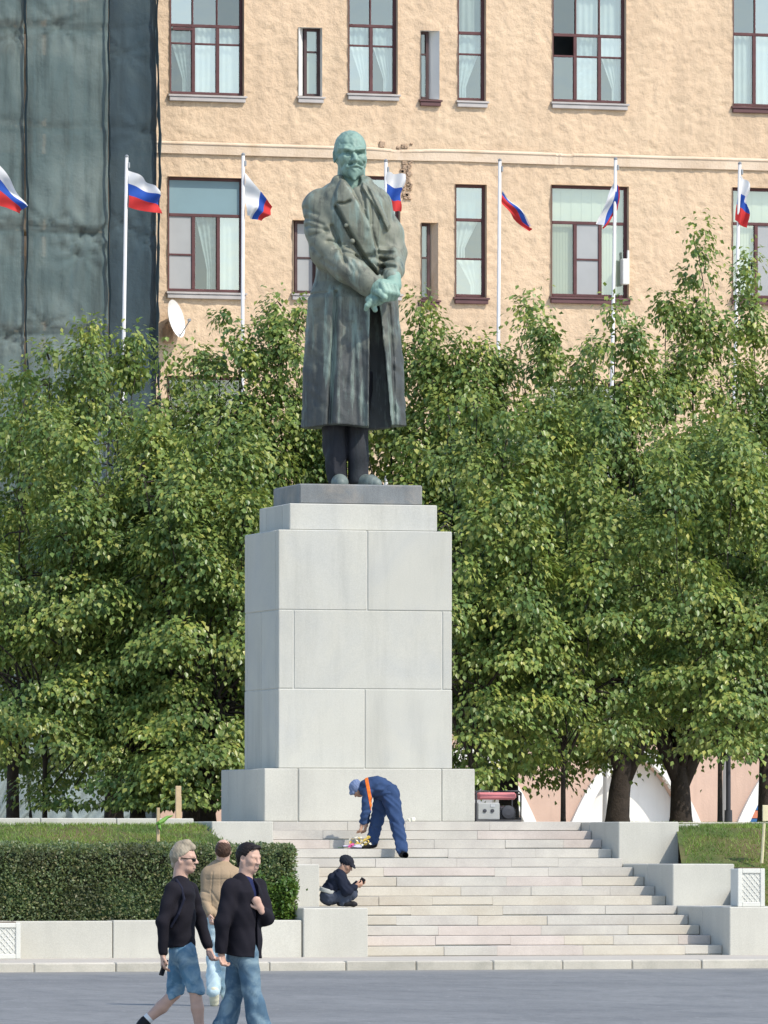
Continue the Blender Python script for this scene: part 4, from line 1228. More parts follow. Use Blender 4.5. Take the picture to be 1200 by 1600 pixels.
F.chain([J(372, 1490, .09), J(366, 1552, .09), J(344, 1625, .09)], [.068, .055, .04], .02)
P.add(F, 'body', 'skin')
F = P.field(368, 424, -.3, .3, 1368, 1500, .007)
F.chain([J(383, 1380, -.02), J(381, 1400, -.02), J(380, 1440, -.02), J(380, 1488, -.02)], [.07, .112, .115, .112], .04, st=((0, 1, 0), 1.25)); F.folds(.003, .08, 2)
F.cut(lambda x, y, z: J(0, 1476)[2] - z + 0 * x + 0 * y)
P.add(F, 'shirt', 'shirt_blue')
F = P.field(325, 430, -.42, .42, 1362, 1505, .0065)
F.chain([J(381, 1378, .01), J(380, 1396, .0), J(379, 1430, 0), J(380, 1470, 0), J(380, 1502, 0)], [.085, .150, .150, .150, .162], .05, st=((0, 1, 0), 1.32))
F.chain([J(362, 1386, -.16), J(349, 1440, -.215), J(346, 1488, -.18)], [.08, .064, .052], .03)
F.chain([J(402, 1386, .14), J(416, 1434, .02), J(410, 1424, -.13)], [.078, .066, .052], .03)
F.cut(lambda x, y, z: np.where((np.abs(x - J(376, 0)[0]) < .21) & (np.abs(y) < .26), J(0, 1493)[2] - z + .12 * (x - J(374, 0)[0]) * -1, -1) + 0 * y)
# the open front of the blazer looks towards the right and the viewer
def opening(x, y, z):
    a = np.array((math.sin(R(32)), -math.cos(R(32)))); o = J(381, 0, 0)
    f = (x - o[0]) * a[0] + y * a[1]; sd = (x - o[0]) * a[1] * -1 + y * a[0]
    t = np.clip((J(0, 1372)[2] - z) / (J(0, 1372)[2] - J(0, 1495)[2]), 0, 1)
    wv = .010 + .07 * np.clip(.5 - t, 0, 1) + .035 * np.clip(t - .6, 0, 1)
    return -np.maximum(np.abs(sd - .02) - wv, .03 - f + 0 * z)
F.folds(.004, .16, 6); F.cut(opening)
F.ell(J(389, 1364, -.02), (.06, .062, .045), .01, 's')
P.add(F, 'blazer', 'blazer_black')
F = P.field(315, 435, -.24, .24, 1475, 1640, .007)
F.chain([J(386, 1488, -.085), J(394, 1550, -.09), J(410, 1622, -.09)], [.100, .080, .105], .02)
F.chain([J(372, 1488, .085), J(366, 1552, .09), J(345, 1622, .09)], [.100, .080, .105], .02)
F.cone(J(380, 1490, -.06), J(380, 1490, .06), .112, .112, .03); F.folds(.005, .13, 3); F.cut(lambda x, y, z: J(0, 1622)[2] - z + 0 * x + 0 * y)
P.add(F, 'jeans', 'denim_mid')
F = P.field(360, 420, -.15, .15, 1303, 1375, .004); Q = lambda *p: c0 + Mh @ (np.array(p) * .245)
F.ell(Q(0, .08, .17), (.086, .112, .094), .01, 'u', Mh); F.cone(Q(0, .26, .0), Q(0, .28, -.22), .07, .05, .03)
F.chain([Q(-.12, -.27, .37), Q(.1, -.27, .40)], [.018, .022], .02)
F.ell(Q(0, -.36, -.02), (.11, .085, .098), .01, 's', Mh)
for sx in (-1, 1): F.ell(Q(.34 * sx, -.02, -.12), (.05, .04, .05), .01, 's', Mh)
F.folds(.0022, .022, 5); P.add(F, 'hair', 'hair_dark')
F = P.field(315, 445, -.2, .2, 1608, 1650, .007)
shoe(F, J(408, 1626, -.09), J(436, 1631, -.10)); shoe(F, J(345, 1626, .09), J(372, 1631, .08)); P.add(F, 'shoes', 'shoe_black')

# --- the man in beige walking away
P = Figure('person seen from behind in beige jacket and pale jeans, crossing towards the hedge', 343, 69.5, 0.0, 'people walking past in the road')
J = P.J
F = P.field(305, 385, -.4, .4, 1308, 1575, .0085)
c0 = J(349, 1330, 0); Mh = head_frame(176, 4)
sculpt_head(F, c0, .24, Mh); F.chain([J(348, 1340, .02), J(346, 1358, .01)], [.058, .066], .03)
F.chain([J(345, 1368, 0), J(345, 1440, 0)], [.12, .115], .05, st=((1, 0, 0), 1.35))
F.chain([J(325, 1368, 0), J(322, 1400, -.03), J(328, 1428, -.14)], [.05, .04, .03], .02)
F.chain([J(366, 1368, 0), J(372, 1402, .02), J(372, 1436, -.05)], [.05, .04, .03], .02)
hand(F, J(372, 1436, -.05), (0, -.1, -1), (-1, 0, 0)); hand(F, J(328, 1428, -.14), (.2, -.5, -1), (1, 0, 0))
F.chain([J(336, 1440, 0), J(336, 1500, .05), J(335, 1545, -.10)], [.085, .058, .04], .02); F.chain([J(354, 1440, 0), J(357, 1505, -.06), J(357, 1562, .02)], [.085, .058, .04], .02)
P.add(F, 'body', 'skin')
F = P.field(304, 388, -.35, .35, 1338, 1460, .0075)
F.chain([J(346, 1353, .01), J(345, 1368, 0), J(345, 1400, 0), J(345, 1436, 0)], [.075, .125, .13, .13], .05, st=((1, 0, 0), 1.42))
F.chain([J(326, 1366, 0), J(322, 1402, -.03), J(329, 1426, -.14)], [.074, .062, .05], .03)
F.chain([J(366, 1366, 0), J(371, 1402, .02), J(372, 1432, -.04)], [.074, .06, .048], .03)
F.cut(lambda x, y, z: np.where(np.abs(x - J(345, 0)[0]) < .19, J(0, 1442)[2] - z, -1) + 0 * y); F.cone(J(347, 1351, .03), J(346, 1356, .01), .082, .088, .01)
F.folds(.004, .16, 9)
def jl(*q): return [tuple(J(a, b)[[0, 2]]) for a, b in q]
for q, wd, am in (([(345, 1356), (345, 1438)], .005, .008), ([(322, 1374), (368, 1374)], .005, .008), ([(322, 1434), (366, 1434)], .006, .010), ([(330, 1392), (343, 1410)], .012, .012), ([(362, 1388), (349, 1402)], .012, .012), ([(328, 1412), (342, 1424)], .012, .012), ([(364, 1410), (352, 1424)], .012, .010), ([(333, 1362), (330, 1400), (333, 1430)], .006, .012), ([(359, 1362), (361, 1400), (359, 1430)], .006, .012), ([(316, 1392), (328, 1396)], .010, .012), ([(316, 1406), (330, 1410)], .010, .010)): F.groove(jl(*q), wd, am * .55, .05)
P.add(F, 'jacket', 'jacket_beige')
F = P.field(310, 385, -.25, .25, 1432, 1572, .008)
F.chain([J(336, 1440, 0), J(336, 1500, .05), J(334, 1548, -.09)], [.112, .085, .072], .03); F.chain([J(354, 1440, 0), J(357, 1505, -.06), J(357, 1560, .02)], [.112, .085, .072], .03)
F.folds(.008, .09, 2); P.add(F, 'jeans', 'denim_pale')
F = P.field(322, 372, -.14, .14, 1305, 1352, .005); Q = lambda *p: c0 + Mh @ (np.array(p) * .24)
F.ell(Q(0, .12, .08), (.083, .1, .088), .01, 'u', Mh); F.ell(Q(0, .05, .50), (.062, .09, .055), .01, 's', Mh); F.ell(Q(0, -.34, 0), (.12, .085, .12), .01, 's', Mh)
F.folds(.003, .03, 5); P.add(F, 'hair', 'hair_brown')
F = P.field(320, 375, -.25, .3, 1538, 1582, .007)
shoe(F, J(335, 1552, -.10), J(335, 1571, -.03), 1.05, (0, .5, .8)); shoe(F, J(357, 1565, .02), J(357, 1567, .20), 1.0); F.cut(lambda x, y, z: -z + 0 * x + 0 * y); P.add(F, 'shoes', 'shoe_cream')

# --- the workman bending over the flowers
KS = 11
ys1 = Y0 + TR * (KS - 1) + .2
pp = onY(600, 1322, ys1)
P = Figure('person in blue work overalls with an orange band, bending over flowers on the steps', 600, depth(pp), ZP + RISE * 11)
J = P.J
foot1, foot2 = J(582, 1318, .05), J(628, 1331, -.42)
foot1[2] = .06; foot2[2] = .06 - RISE
F = P.field(538, 650, -.55, .4, 1200, 1345, .0075)
c0 = J(558, 1233, 0); Mh = head_frame(58, 0) @ rotx(0)
Mh = rotz(R(-62)) @ rotx(R(62))
sculpt_head(F, c0, .235, Mh)
F.chain([J(566, 1233, 0), J(574, 1230, 0)], [.06, .07], .03)
F.chain([J(578, 1232, 0), J(590, 1229, 0), J(606, 1236, 0)], [.115, .125, .125], .05, st=((0, 1, 0), 1.45))
F.chain([J(574, 1240, -.17), J(572, 1268, -.19), J(565, 1291, -.17)], [.055, .042, .03], .02)
F.chain([J(574, 1240, .17), J(571, 1265, .18), J(572, 1290, .1)], [.055, .042, .03], .02)
hand(F, J(566, 1288, -.17), (-.25, -.1, -1), (-.7, .3, 0), 1, .5); hand(F, J(572, 1288, .10), (-.2, -.1, -1), (-.6, .2, 0), 1, .5)
F.chain([J(598, 1244, .08), J(588, 1282, .07), foot1 + (0, 0, .05)], [.1, .062, .045], .02); F.chain([J(609, 1244, -.08), J(620, 1285, -.2), foot2 + (0, 0, .05)], [.1, .062, .045], .02)
P.add(F, 'body', 'skin_tan')
F = P.field(545, 640, -.4, .4, 1198, 1295, .007)
F.chain([J(569, 1231, 0), J(576, 1231, 0), J(590, 1229, 0), J(606, 1238, 0)], [.09, .135, .145, .150], .05, st=((0, 1, 0), 1.4))
F.chain([J(574, 1238, -.17), J(572, 1268, -.195), J(567, 1284, -.18)], [.078, .062, .05], .03)
F.chain([J(574, 1238, .17), J(572, 1265, .19), J(572, 1284, .12)], [.078, .062, .05], .03)
F.folds(.008, .11, 4); P.add(F, 'work_jacket', 'overall_blue')
F = P.field(565, 645, -.55, .35, 1225, 1342, .0075)
F.chain([J(600, 1240, .08), J(589, 1282, .07), foot1 + (0, 0, .06)], [.138, .092, .085], .03); F.chain([J(609, 1240, -.08), J(620, 1285, -.2), foot2 + (0, 0, .07)], [.138, .095, .088], .03)
F.folds(.010, .11, 7); P.add(F, 'work_trousers', 'overall_blue')
F = P.field(545, 600, -.38, .38, 1196, 1275, .006)
def bandf(x, y, z): 
    a, b = J(571, 1209), J(581, 1262); t = (z - a[2]) / (b[2] - a[2]); xc_ = a[0] + (b[0] - a[0]) * t
    return np.abs(x - xc_) - .026 + 0 * y
F.chain([J(569, 1231, 0), J(576, 1231, 0), J(590, 1229, 0), J(606, 1238, 0)], [.095, .142, .152, .157], .05, st=((0, 1, 0), 1.4))
F.cone(J(574, 1238, -.17), J(572, 1268, -.195), .084, .068, .03); F.folds(.008, .11, 4)
F.cut(bandf); P.add(F, 'orange_band', 'orange_band')
F = P.field(538, 580, -.2, .2, 1205, 1262, .005); Q = lambda *p: c0 + Mh @ (np.array(p) * .235)
F.ell(Q(0, .08, .2), (.088, .108, .085), .01, 'u', Mh); F.cone(Q(-.1, -.38, .2), Q(.1, -.38, .2), .03, .03, .02); F.folds(.003, .04, 1); P.add(F, 'cap', 'cap_blue')
F = P.field(565, 650, -.6, .3, 1308, 1350, .007)
shoe(F, foot1, foot1 + (-.17, -.12, -.02)); F.cut(lambda x, y, z: np.where(x < J(603, 0)[0], -z, -1) + 0 * y)
shoe(F, foot2, foot2 + (.06, -.2, -.02)); F.cut(lambda x, y, z: np.where(x > J(603, 0)[0], -RISE - z, -1) + 0 * y); P.add(F, 'shoes', 'shoe_black')

# --- the man crouching on the wall block
yc_ = YT3 + .75
pp = onY(530, 1416, yc_)
P = Figure('person in dark jacket and cap crouching on the granite block beside the steps', 530, depth(pp), Z3)
J = P.J
F = P.field(490, 575, -.35, .35, 1330, 1424, .0075)
c0 = J(541, 1351, 0); Mh = head_frame(66, 28)
sculpt_head(F, c0, .232, Mh)
F.chain([J(535, 1358, 0), J(529, 1370, 0)], [.058, .066], .03)
F.chain([J(527, 1374, 0), J(516, 1398, 0)], [.09, .10], .05, st=((0, 1, 0), 1.35))
F.chain([J(531, 1372, -.17), J(540, 1391, -.2), J(556, 1384, -.14)], [.042, .038, .03], .02); F.chain([J(533, 1372, .17), J(546, 1390, .18), J(560, 1380, .08)], [.05, .042, .03], .02)
hand(F, J(554, 1385, -.14), (1, .3, .25), (0, .6, .5), 1, .6); hand(F, J(558, 1381, .08), (1, -.2, .25), (0, -.6, .5), 1, .6)
P.add(F, 'body', 'skin_tan')
F = P.field(490, 575, -.35, .35, 1355, 1420, .0065)
F.chain([J(532, 1366, 0), J(527, 1376, 0), J(517, 1392, 0)], [.085, .125, .13], .05, st=((0, 1, 0), 1.4))
F.chain([J(531, 1371, -.16), J(541, 1393, -.205), J(554, 1386, -.15)], [.075, .062, .046], .03); F.chain([J(533, 1371, .16), J(546, 1392, .19), J(558, 1382, .1)], [.075, .06, .046], .03)
F.cut(lambda x, y, z: np.where((x < J(533, 0)[0]) & (np.abs(y) < .17), J(0, 1390)[2] - z - .35 * (x - J(510, 0)[0]), -1)); F.folds(.007, .1, 3); P.add(F, 'jacket', 'navy_dark')
F = P.field(490, 570, -.3, .3, 1378, 1420, .007)
F.cone(J(514, 1400, -.05), J(514, 1400, .05), .125, .125, .03)
for sy in (-1, 1):
    F.chain([J(514, 1402, .09 * sy), J(550, 1396 - sy, .12 * sy)], [.105, .072], .03); F.chain([J(550, 1396 - sy, .12 * sy), J(535, 1410, .12 * sy)], [.07, .055], .03)
F.folds(.007, .09, 6); F.cut(lambda x, y, z: -z + 0 * x + 0 * y); P.add(F, 'trousers', 'slate')
F = P.field(494, 540, -.3, .3, 1380, 1402, .006)
F.cone(J(514, 1391, -.06), J(514, 1391, .06), .134, .134, .03); F.cut(lambda x, y, z: np.abs(z - J(0, 1391)[2] + .30 * (x - J(508, 0)[0])) - .030 + 0 * y); P.add(F, 'belt', 'belt_pale')
F = P.field(520, 570, -.2, .2, 1328, 1366, .0045); Q = lambda *p: c0 + Mh @ (np.array(p) * .232)
F.ell(Q(0, .07, .2), (.09, .11, .085), .01, 'u', Mh); F.chain([Q(-.14, -.42, .13), Q(.14, -.42, .13)], [.02, .02], .02); F.cone(Q(0, -.3, .16), Q(0, -.52, .10), .05, .03, .02, st=(Mh @ np.array((0, 0, 1)), .35)); F.folds(.002, .04, 1); P.add(F, 'cap', 'cap_dark')
F = P.field(515, 570, -.25, .25, 1398, 1422, .006)
for sy in (-1, 1): shoe(F, J(534, 1411, .12 * sy), J(556, 1413, .12 * sy), .9)
F.cut(lambda x, y, z: -z + 0 * x + 0 * y); P.add(F, 'shoes', 'shoe_black')
m = MB(); m.box((0, 0, 0), (.035, .006, .07), .004, Matrix.Rotation(R(35), 3, 'Y'))
ph = m.build('smartphone', 'phone_black', None, Matrix.Translation(P.root.location) @ Matrix.Rotation(-TH, 4, 'Z') @ Vector(J(564, 1379, -.05)), (0, 0, -TH))
tag(ph, 'dark smartphone in the hands of the crouching person', 'phone')
# ------------------------------------------------------------------ vegetation
mat('bark', (.045, .036, .030), .95, .35, 6, .8, 25, .03)
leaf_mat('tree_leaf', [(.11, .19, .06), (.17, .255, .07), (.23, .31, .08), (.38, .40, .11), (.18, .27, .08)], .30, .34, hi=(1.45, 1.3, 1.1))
leaf_mat('hedge_leaf', [(.085, .13, .065), (.125, .175, .08), (.165, .225, .09), (.25, .23, .11)], .25, .38, low=(.075, .075, .045), lowk=.7, sc=1.6)
leaf_mat('shrub_leaf', [(.06, .13, .02), (.09, .17, .03), (.13, .20, .035)], .3, .42)
leaf_mat('grass_blade', [(.16, .30, .04), (.22, .35, .06), (.28, .36, .09), (.26, .22, .09)], .35, .6)
leaf_mat('twig_mass', [(.018, .022, .010), (.03, .03, .015)], .0, .9)

def unit(a): return a / (np.linalg.norm(a, axis=1, keepdims=True) + 1e-9)
def leaf_mesh(name, p, d, n, L, Wd, fold=.12):
    """pointed leaves folded along the midrib, two triangles each"""
    d = unit(d); w = unit(np.cross(d, n)); n = np.cross(w, d); L = L[:, None]; Wd = Wd[:, None]
    V = np.stack([p, p + d * L * .42 + w * Wd * .5 + n * Wd * fold, p + d * L - n * L * .10, p + d * L * .42 - w * Wd * .5 + n * Wd * fold], 1).reshape(-1, 3)
    b = np.arange(len(p)) * 4
    F = np.stack([b, b + 1, b + 2, b, b + 2, b + 3], 1).reshape(-1, 3)
    me = bpy.data.meshes.new(name)
    V = V.astype(np.float32); F = F.astype(np.int32)
    me.vertices.add(len(V)); me.vertices.foreach_set('co', V.ravel()); me.loops.add(F.size); me.loops.foreach_set('vertex_index', F.ravel())
    me.polygons.add(len(F)); me.polygons.foreach_set('loop_start', np.arange(0, F.size, 3, dtype=np.int32)); me.update(calc_edges=True)
    return me

def tree(trunk_px, D, spikes, R_, label, seed, fork=1.2, low_z=2.75, dens=1.0, trunk_r=.17, nfill=7, lean=0., top_fill=None, skirt=50):
    g = np.random.default_rng(seed)
    base = np.array(onD(trunk_px, HOR, D)); base[2] = ZT - .02
    root = empty('tree', base, label, 'tree', 'leafy trees behind the monument')
    rgt = np.array((math.cos(TH), -math.sin(TH), 0)); fwd = np.array((math.sin(TH), math.cos(TH), 0))
    s_ = FPX / D
    fk = base + rgt * lean + np.array((0, 0, fork))
    ends = []
    for (px, py, dn) in spikes:
        e = np.array(onD(px, py, D)) + fwd * g.uniform(-.5, .5); ends.append((e, dn))
    topz = np.mean([e[0][2] for e in ends]) if top_fill is None else ZY(600, top_fill, base[1])
    for i in range(nfill):
        a = 2 * math.pi * (i + g.uniform(0, .6)) / nfill
        e = base + (rgt * math.cos(a) + fwd * math.sin(a)) * R_ * g.uniform(.55, .95); e[2] = base[2] + (topz - base[2]) * g.uniform(.68, .97); ends.append((e, 1.0))
    m = MB()
    tr = [base + (0, 0, -.1), base + (0, 0, .15), base + rgt * lean * .3 + (0, 0, fork * .55), fk, fk + rgt * lean * .5 + (0, 0, .45)]
    m.tube(tr, [trunk_r * 1.3, trunk_r * 1.05, trunk_r * .95, trunk_r * .85, trunk_r * .3], 10)
    for sgn, up in ((-1, .0), (1, -.12)):   # the heavy limbs of the fork
        q0 = fk + (0, 0, up - .15); q1 = q0 + rgt * sgn * .34 + fwd * sgn * .1 + (0, 0, .75); q2 = q1 + rgt * sgn * .18 + (0, 0, 1.1); q3 = q2 + rgt * sgn * .3 + (0, 0, 1.4)
        m.tube([q0, q1, q2, q3], [trunk_r * .72, trunk_r * .58, trunk_r * .42, trunk_r * .2], 8)
    C, O, SH = [], [], []
    KEEP = []
    for e, dn in ends:
        pts = []
        for t in np.linspace(0, 1, 9):
            q = fk + (e - fk) * np.array((t ** .75, t ** .75, t ** 1.15)); q = q + g.normal(size=3) * .07 * (0 < t < 1); pts.append(q)
        pts[-1] = pts[-1] - (0, 0, .3); m.tube(pts, [max(.008, trunk_r * .36 * (1 - t) ** 1.1) for t in np.linspace(0, 1, 9)], 6)
        H = e[2] - fk[2]
        n = int(17 * dn * max(.6, H / 6))
        for k in range(n + int(9 * dn) + 3):
            t = 1 - g.random() ** .9 * .82 if k < n else 1 - g.random() * .42
            if k == n: t = 1.0
            q = fk + (e - fk) * np.array((t ** .75, t ** .75, t ** 1.15))
            rho = (.14 + 1.25 * (1 - t) ** .62) * (.7 if dn < 1 else 1)
            a = g.uniform(0, 2 * math.pi); rr = rho * math.sqrt(g.random())
            c = q + np.array((math.cos(a) * rr, math.sin(a) * rr, g.uniform(-.25, .15) - .12 * rr))
            C.append(c); O.append(np.array((math.cos(a), math.sin(a), .2))); SH.append((.14, .15) if t > .66 else (.24, .085))
            if t > .66: KEEP.append(len(C) - 1)
            if k % 3 == 0: m.tube([q - (0, 0, .15 * rr), (q + c) / 2 + (0, 0, .05), c], [.018, .011, .006], 4, False)
    for k in range(int(skirt * dens)):
        a = g.uniform(0, 2 * math.pi); rr = R_ * math.sqrt(g.uniform(.25, 1)); z = low_z + g.random() ** 1.3 * 2.6
        c = base + rgt * math.cos(a) * rr + fwd * math.sin(a) * rr; c[2] = z
        C.append(c); O.append(rgt * math.cos(a) + fwd * math.sin(a)); SH.append((.24, .085))
        if k % 4 == 0: m.tube([fk + (0, 0, .6), (fk + c) / 2 + (0, 0, .5), c], [.03, .02, .008], 4, False)
    m.build('trunk', 'bark', root, -Vector(base), smooth=True)
    C = np.array(C); O = np.array(O)
    # hollows between the boughs
    hv = lattice_noise(C @ rgt + 40, C[:, 2] * 1.25 + (C @ fwd) * .6 + 60, 1.15, seed + 3, 2, .5)
    tipk = np.zeros(len(C), bool); tipk[KEEP] = True; SH = np.array(SH)
    kp = (hv > .45) | (tipk & (hv > .34)); C = C[kp]; O = O[kp]; SH = SH[kp]
    K = len(C); per = (g.integers(130, 210, K) * np.where(SH[:, 0] < .2, .62, 1)).astype(int)
    ci = np.repeat(np.arange(K), per); N = len(ci)
    size = g.uniform(.7, 1.25, K)[ci][:, None]
    # a spray hangs in tiers: flat layers with drooping tips
    off = g.normal(size=(N, 3)) * SH[ci][:, [0, 0, 1]] * size
    off[:, 2] -= .6 * (off[:, 0] ** 2 + off[:, 1] ** 2) / size[:, 0]
    p = C[ci] + off
    keep = p[:, 2] > ZT + .25; p = p[keep]; off = off[keep]; ci = ci[keep]; N = len(p)
    d = unit(off) * .7 + O[ci] * .3 + np.array((0, 0, -.75)) + g.normal(size=(N, 3)) * .27
    n = np.array((0, 0, .75)) + O[ci] * .5 + unit(off) * .3 + g.normal(size=(N, 3)) * .25
    L = g.uniform(.072, .122, N); Wd = L * g.uniform(.62, .85, N)
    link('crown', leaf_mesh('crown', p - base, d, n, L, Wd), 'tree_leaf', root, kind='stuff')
    return root

TREES = [
 (20, 114, [(-20, 592, 1), (38, 588, 1), (78, 562, 1)], 2.0, 'leafy tree at the picture edge in front of the green netting'),
 (178, 114, [(108, 550, 1), (142, 514, 1), (188, 545, 1), (216, 534, 1)], 1.9, 'leafy tree with a bushy top below the flagpole that stands before the netting'),
 (300, 115, [(262, 562, 1), (302, 535, 1), (350, 502, 1), (378, 535, 1)], 1.7, 'leafy tree whose tip stands below the wide lower window beside the satellite dish'),
 (440, 115, [(408, 505, 1), (440, 478, 1), (468, 464, 1), (505, 520, 1)], 1.6, 'leafy tree directly behind the statue, reaching to its elbow'),
 (640, 115, [(602, 520, 1), (655, 476, 1), (690, 520, 1), (736, 526, 1)], 1.7, 'leafy tree whose tip shows just to the right of the overcoat'),
 (795, 115, [(775, 548, 1), (828, 458, 1), (858, 520, 1), (895, 545, 1)], 1.8, 'leafy tree with a pointed top between the fifth and sixth flagpoles'),
 (965, 113, [(930, 530, 1), (960, 488, 1), (990, 522, 1), (1026, 572, 1)], 1.8, 'leafy tree on the forked dark trunk above the right stair wall'),
 (1064, 114, [(1092, 368, .98), (1058, 545, .8), (1040, 470, .35), (1128, 500, .8)], 1.7, 'leafy tree with a thin sparse leader rising past the windows on the right'),
 (1200, 115, [(1176, 418, .9), (1218, 560, 1), (1150, 580, .8), (1245, 545, 1)], 1.9, 'leafy tree at the right picture edge below the last flag'),
]
for i, (a, D_, sp, R_, lb) in enumerate(TREES):
    kw = {}
    if a == 965: kw = dict(fork=1.0, trunk_r=.19, lean=.1, low_z=3.2)
    elif a == 1064: kw = dict(fork=.85, trunk_r=.18, lean=-.02, top_fill=590, low_z=3.2)
    elif a == 1200: kw = dict(top_fill=600, low_z=3.15)
    elif a < 400: kw = dict(low_z=3.1, skirt=60, trunk_r=.11 if a < 100 else .16)
    tree(a, D_, sp, R_, lb, 100 + i, **kw)
FRONT = [
 (70, 108, [(30, 690, 1), (75, 650, 1), (125, 680, 1)], 1.9, 'lower leafy tree in front of the netting, above the cut grass', 3.25),
 (215, 108, [(180, 650, 1), (235, 640, 1), (275, 690, 1)], 1.8, 'lower dark leafy tree above the wooden stake with the green ribbon', 2.1),
 (325, 107, [(300, 680, 1), (345, 650, 1), (400, 660, 1)], 1.5, 'lower leafy tree brushing the shaded side of the pedestal', 2.3),
 (735, 107, [(700, 640, 1), (745, 620, 1), (790, 660, 1)], 1.5, 'lower leafy tree beside the sunny side of the pedestal, above the generator', 2.75),
 (880, 108, [(850, 640, 1), (900, 650, 1), (940, 640, 1)], 1.7, 'lower leafy tree halfway between the pedestal and the forked trunk', 3.3),
 (1125, 108, [(1090, 680, 1), (1140, 640, 1), (1180, 690, 1)], 1.8, 'lower leafy tree beside the thin dark lamp post', 3.1),
]
for i, (a, D_, sp, R_, lb, lz) in enumerate(FRONT):
    tree(a, D_, sp, R_, lb, 200 + i, low_z=lz, trunk_r=.04 if a > 700 or a < 100 else .12, nfill=5, skirt=(110 if 200 < a < 400 else 50) if a < 500 else 40)

# clipped hedge
def hedge():
    x0, x1 = XL0 - 10.8, XY(460, YT3 + .5); ya, yb = YT3 + .5, YT3 + 1.5; z0, z1 = ZPW - .04, ZY(300, 1322, YT3 + .5)
    root = empty('hedge', ((x0 + x1) / 2, (ya + yb) / 2, z0), 'long dark green box hedge clipped square behind the low granite wall', 'hedge')
    g = np.random.default_rng(5)
    A = [(1, (x1 - x0) * (z1 - z0)), (2, (x1 - x0) * (yb - ya)), (0, (yb - ya) * (z1 - z0))]
    P_, N_ = [], []
    for ax, n in ((1, 46000), (2, 16000), (0, 9000)):
        u = g.random((n, 3)); p = np.array((x0, ya, z0)) + u * np.array((x1 - x0, yb - ya, z1 - z0)); dp = g.random(n) ** 1.5 * .13
        bulge = .17 * (lattice_noise(p[:, 0], p[:, 2] + p[:, 1], .45, 70 + ax, 3) - .45)
        nn = np.zeros((n, 3))
        if ax == 1: p[:, 1] = ya - bulge + dp; nn[:, 1] = -1
        elif ax == 2: p[:, 2] = z1 + bulge - dp; nn[:, 2] = 1
        else: p[:, 0] = x1 + bulge - dp; nn[:, 0] = 1
        # rounded shoulder at the top edge
        over = np.clip((p[:, 2] - (z1 - .14)) / .14, 0, 1) * (ax != 2); p[:, 1] += over ** 2 * .06
        P_.append(p); N_.append(nn)
    p = np.concatenate(P_); nn = np.concatenate(N_); n = len(p)
    keep = lattice_noise(p[:, 0] * 1.0, p[:, 2] + p[:, 1], .16, 77, 2) + g.random(n) * .6 > .46
    p, nn = p[keep], nn[keep]; n = len(p)
    d = nn * .6 + g.normal(size=(n, 3)) * .55 + np.array((0, 0, .25)); nr = nn * .6 + np.array((0, -.1, .6)) + g.normal(size=(n, 3)) * .5
    L = g.uniform(.030, .055, n)
    link('foliage', leaf_mesh('foliage', p - np.array(root.location), d, nr, L, L * g.uniform(.55, .8, n)), 'hedge_leaf', root, kind='stuff')
    block('branches', x0 + .03, x1 - .12, ya + .10, yb - .05, z0 + .05, z1 - .09, 'twig_mass', root, .05)
hedge()
def shrub(pxa, pxb, pya, pyb, Y, label, n):
    a, b = onY(pxa, pyb, Y), onY(pxb, pya, Y); c = np.array(((a.x + b.x) / 2, Y, ZPW - .03)); g = np.random.default_rng(9)
    root = empty('shrub', c, label, 'shrub'); m = MB(); P_ = []
    cr = [(g.uniform(a.x, b.x), Y + g.uniform(-.08, .14), ZPW + (b.z - ZPW) * g.random() ** .7) for _ in range(34)]
    for q in cr:
        m.tube([c + (g.uniform(-.06, .06), .05, 0), (np.array(q) + c) / 2 + (0, .03, .05), q], [.008, .006, .003], 4, False)
        P_.append(np.array(q) + g.normal(size=(n // 34, 3)) * (.055, .05, .05))
    p = np.concatenate(P_); p = p[p[:, 2] > ZPW]; k = len(p)
    m.build('stem', 'bark', root, -Vector(c))
    L = g.uniform(.04, .07, k)
    link('foliage', leaf_mesh('foliage', p - c, g.normal(size=(k, 3)) * .6 + (0, -.3, -.1), g.normal(size=(k, 3)) * .5 + (0, -.4, .8), L, L * .7), 'shrub_leaf', root, kind='stuff')
shrub(406, 460, 1376, 1436, YT3 + .46, 'bright green shrub at the end of the clipped hedge beside the stairs', 3400)

# grass blades on the two banks
def grass(x0, x1, prof, n, seed, label):
    g = np.random.default_rng(seed); x = g.uniform(x0, x1, n); ya = Y0 + 1.2 if x0 < XL0 else prof[0][0]; y = g.uniform(ya, prof[-1][0], n)
    z = np.interp(y, [p[0] for p in prof], [p[1] for p in prof]) + .05 * (lattice_noise(x, y, .7, 3 if x0 < XL0 else 4) - .5)
    if x0 > 0:
        x = x - spill_over(y) * (1 - (x - x0) / (x1 - x0))
        top = np.where(y < YT2, Z3, np.where(y < YT1, Z2, Z1)); ok = (x > XR1) | (z > top + .01)
        x, y, z = x[ok], y[ok], z[ok]; n = len(x)
    bare = lattice_noise(x, y, .8, 31 + seed, 3); k = bare + g.random(n) * .5 > .58; x, y, z = x[k], y[k], z[k]; n = len(x)
    h = g.uniform(.025, .065, n); w = g.uniform(.006, .011, n); a = g.uniform(0, 6.28, n); lean = g.normal(size=(n, 2)) * .04
    V = np.stack([np.stack([x - w * np.cos(a), y - w * np.sin(a), z - .01], 1), np.stack([x + w * np.cos(a), y + w * np.sin(a), z - .01], 1), np.stack([x + lean[:, 0], y + lean[:, 1], z + h], 1)], 1).reshape(-1, 3)
    o = link('grass', npmesh('grass', V, np.arange(3 * n).reshape(-1, 3)), 'grass_blade'); tag(o, label, 'grass', None, 'stuff')
grass(XL0 - 6.5, XL0 - .03, LP, 42000, 1, 'short green grass on the bank behind the hedge')
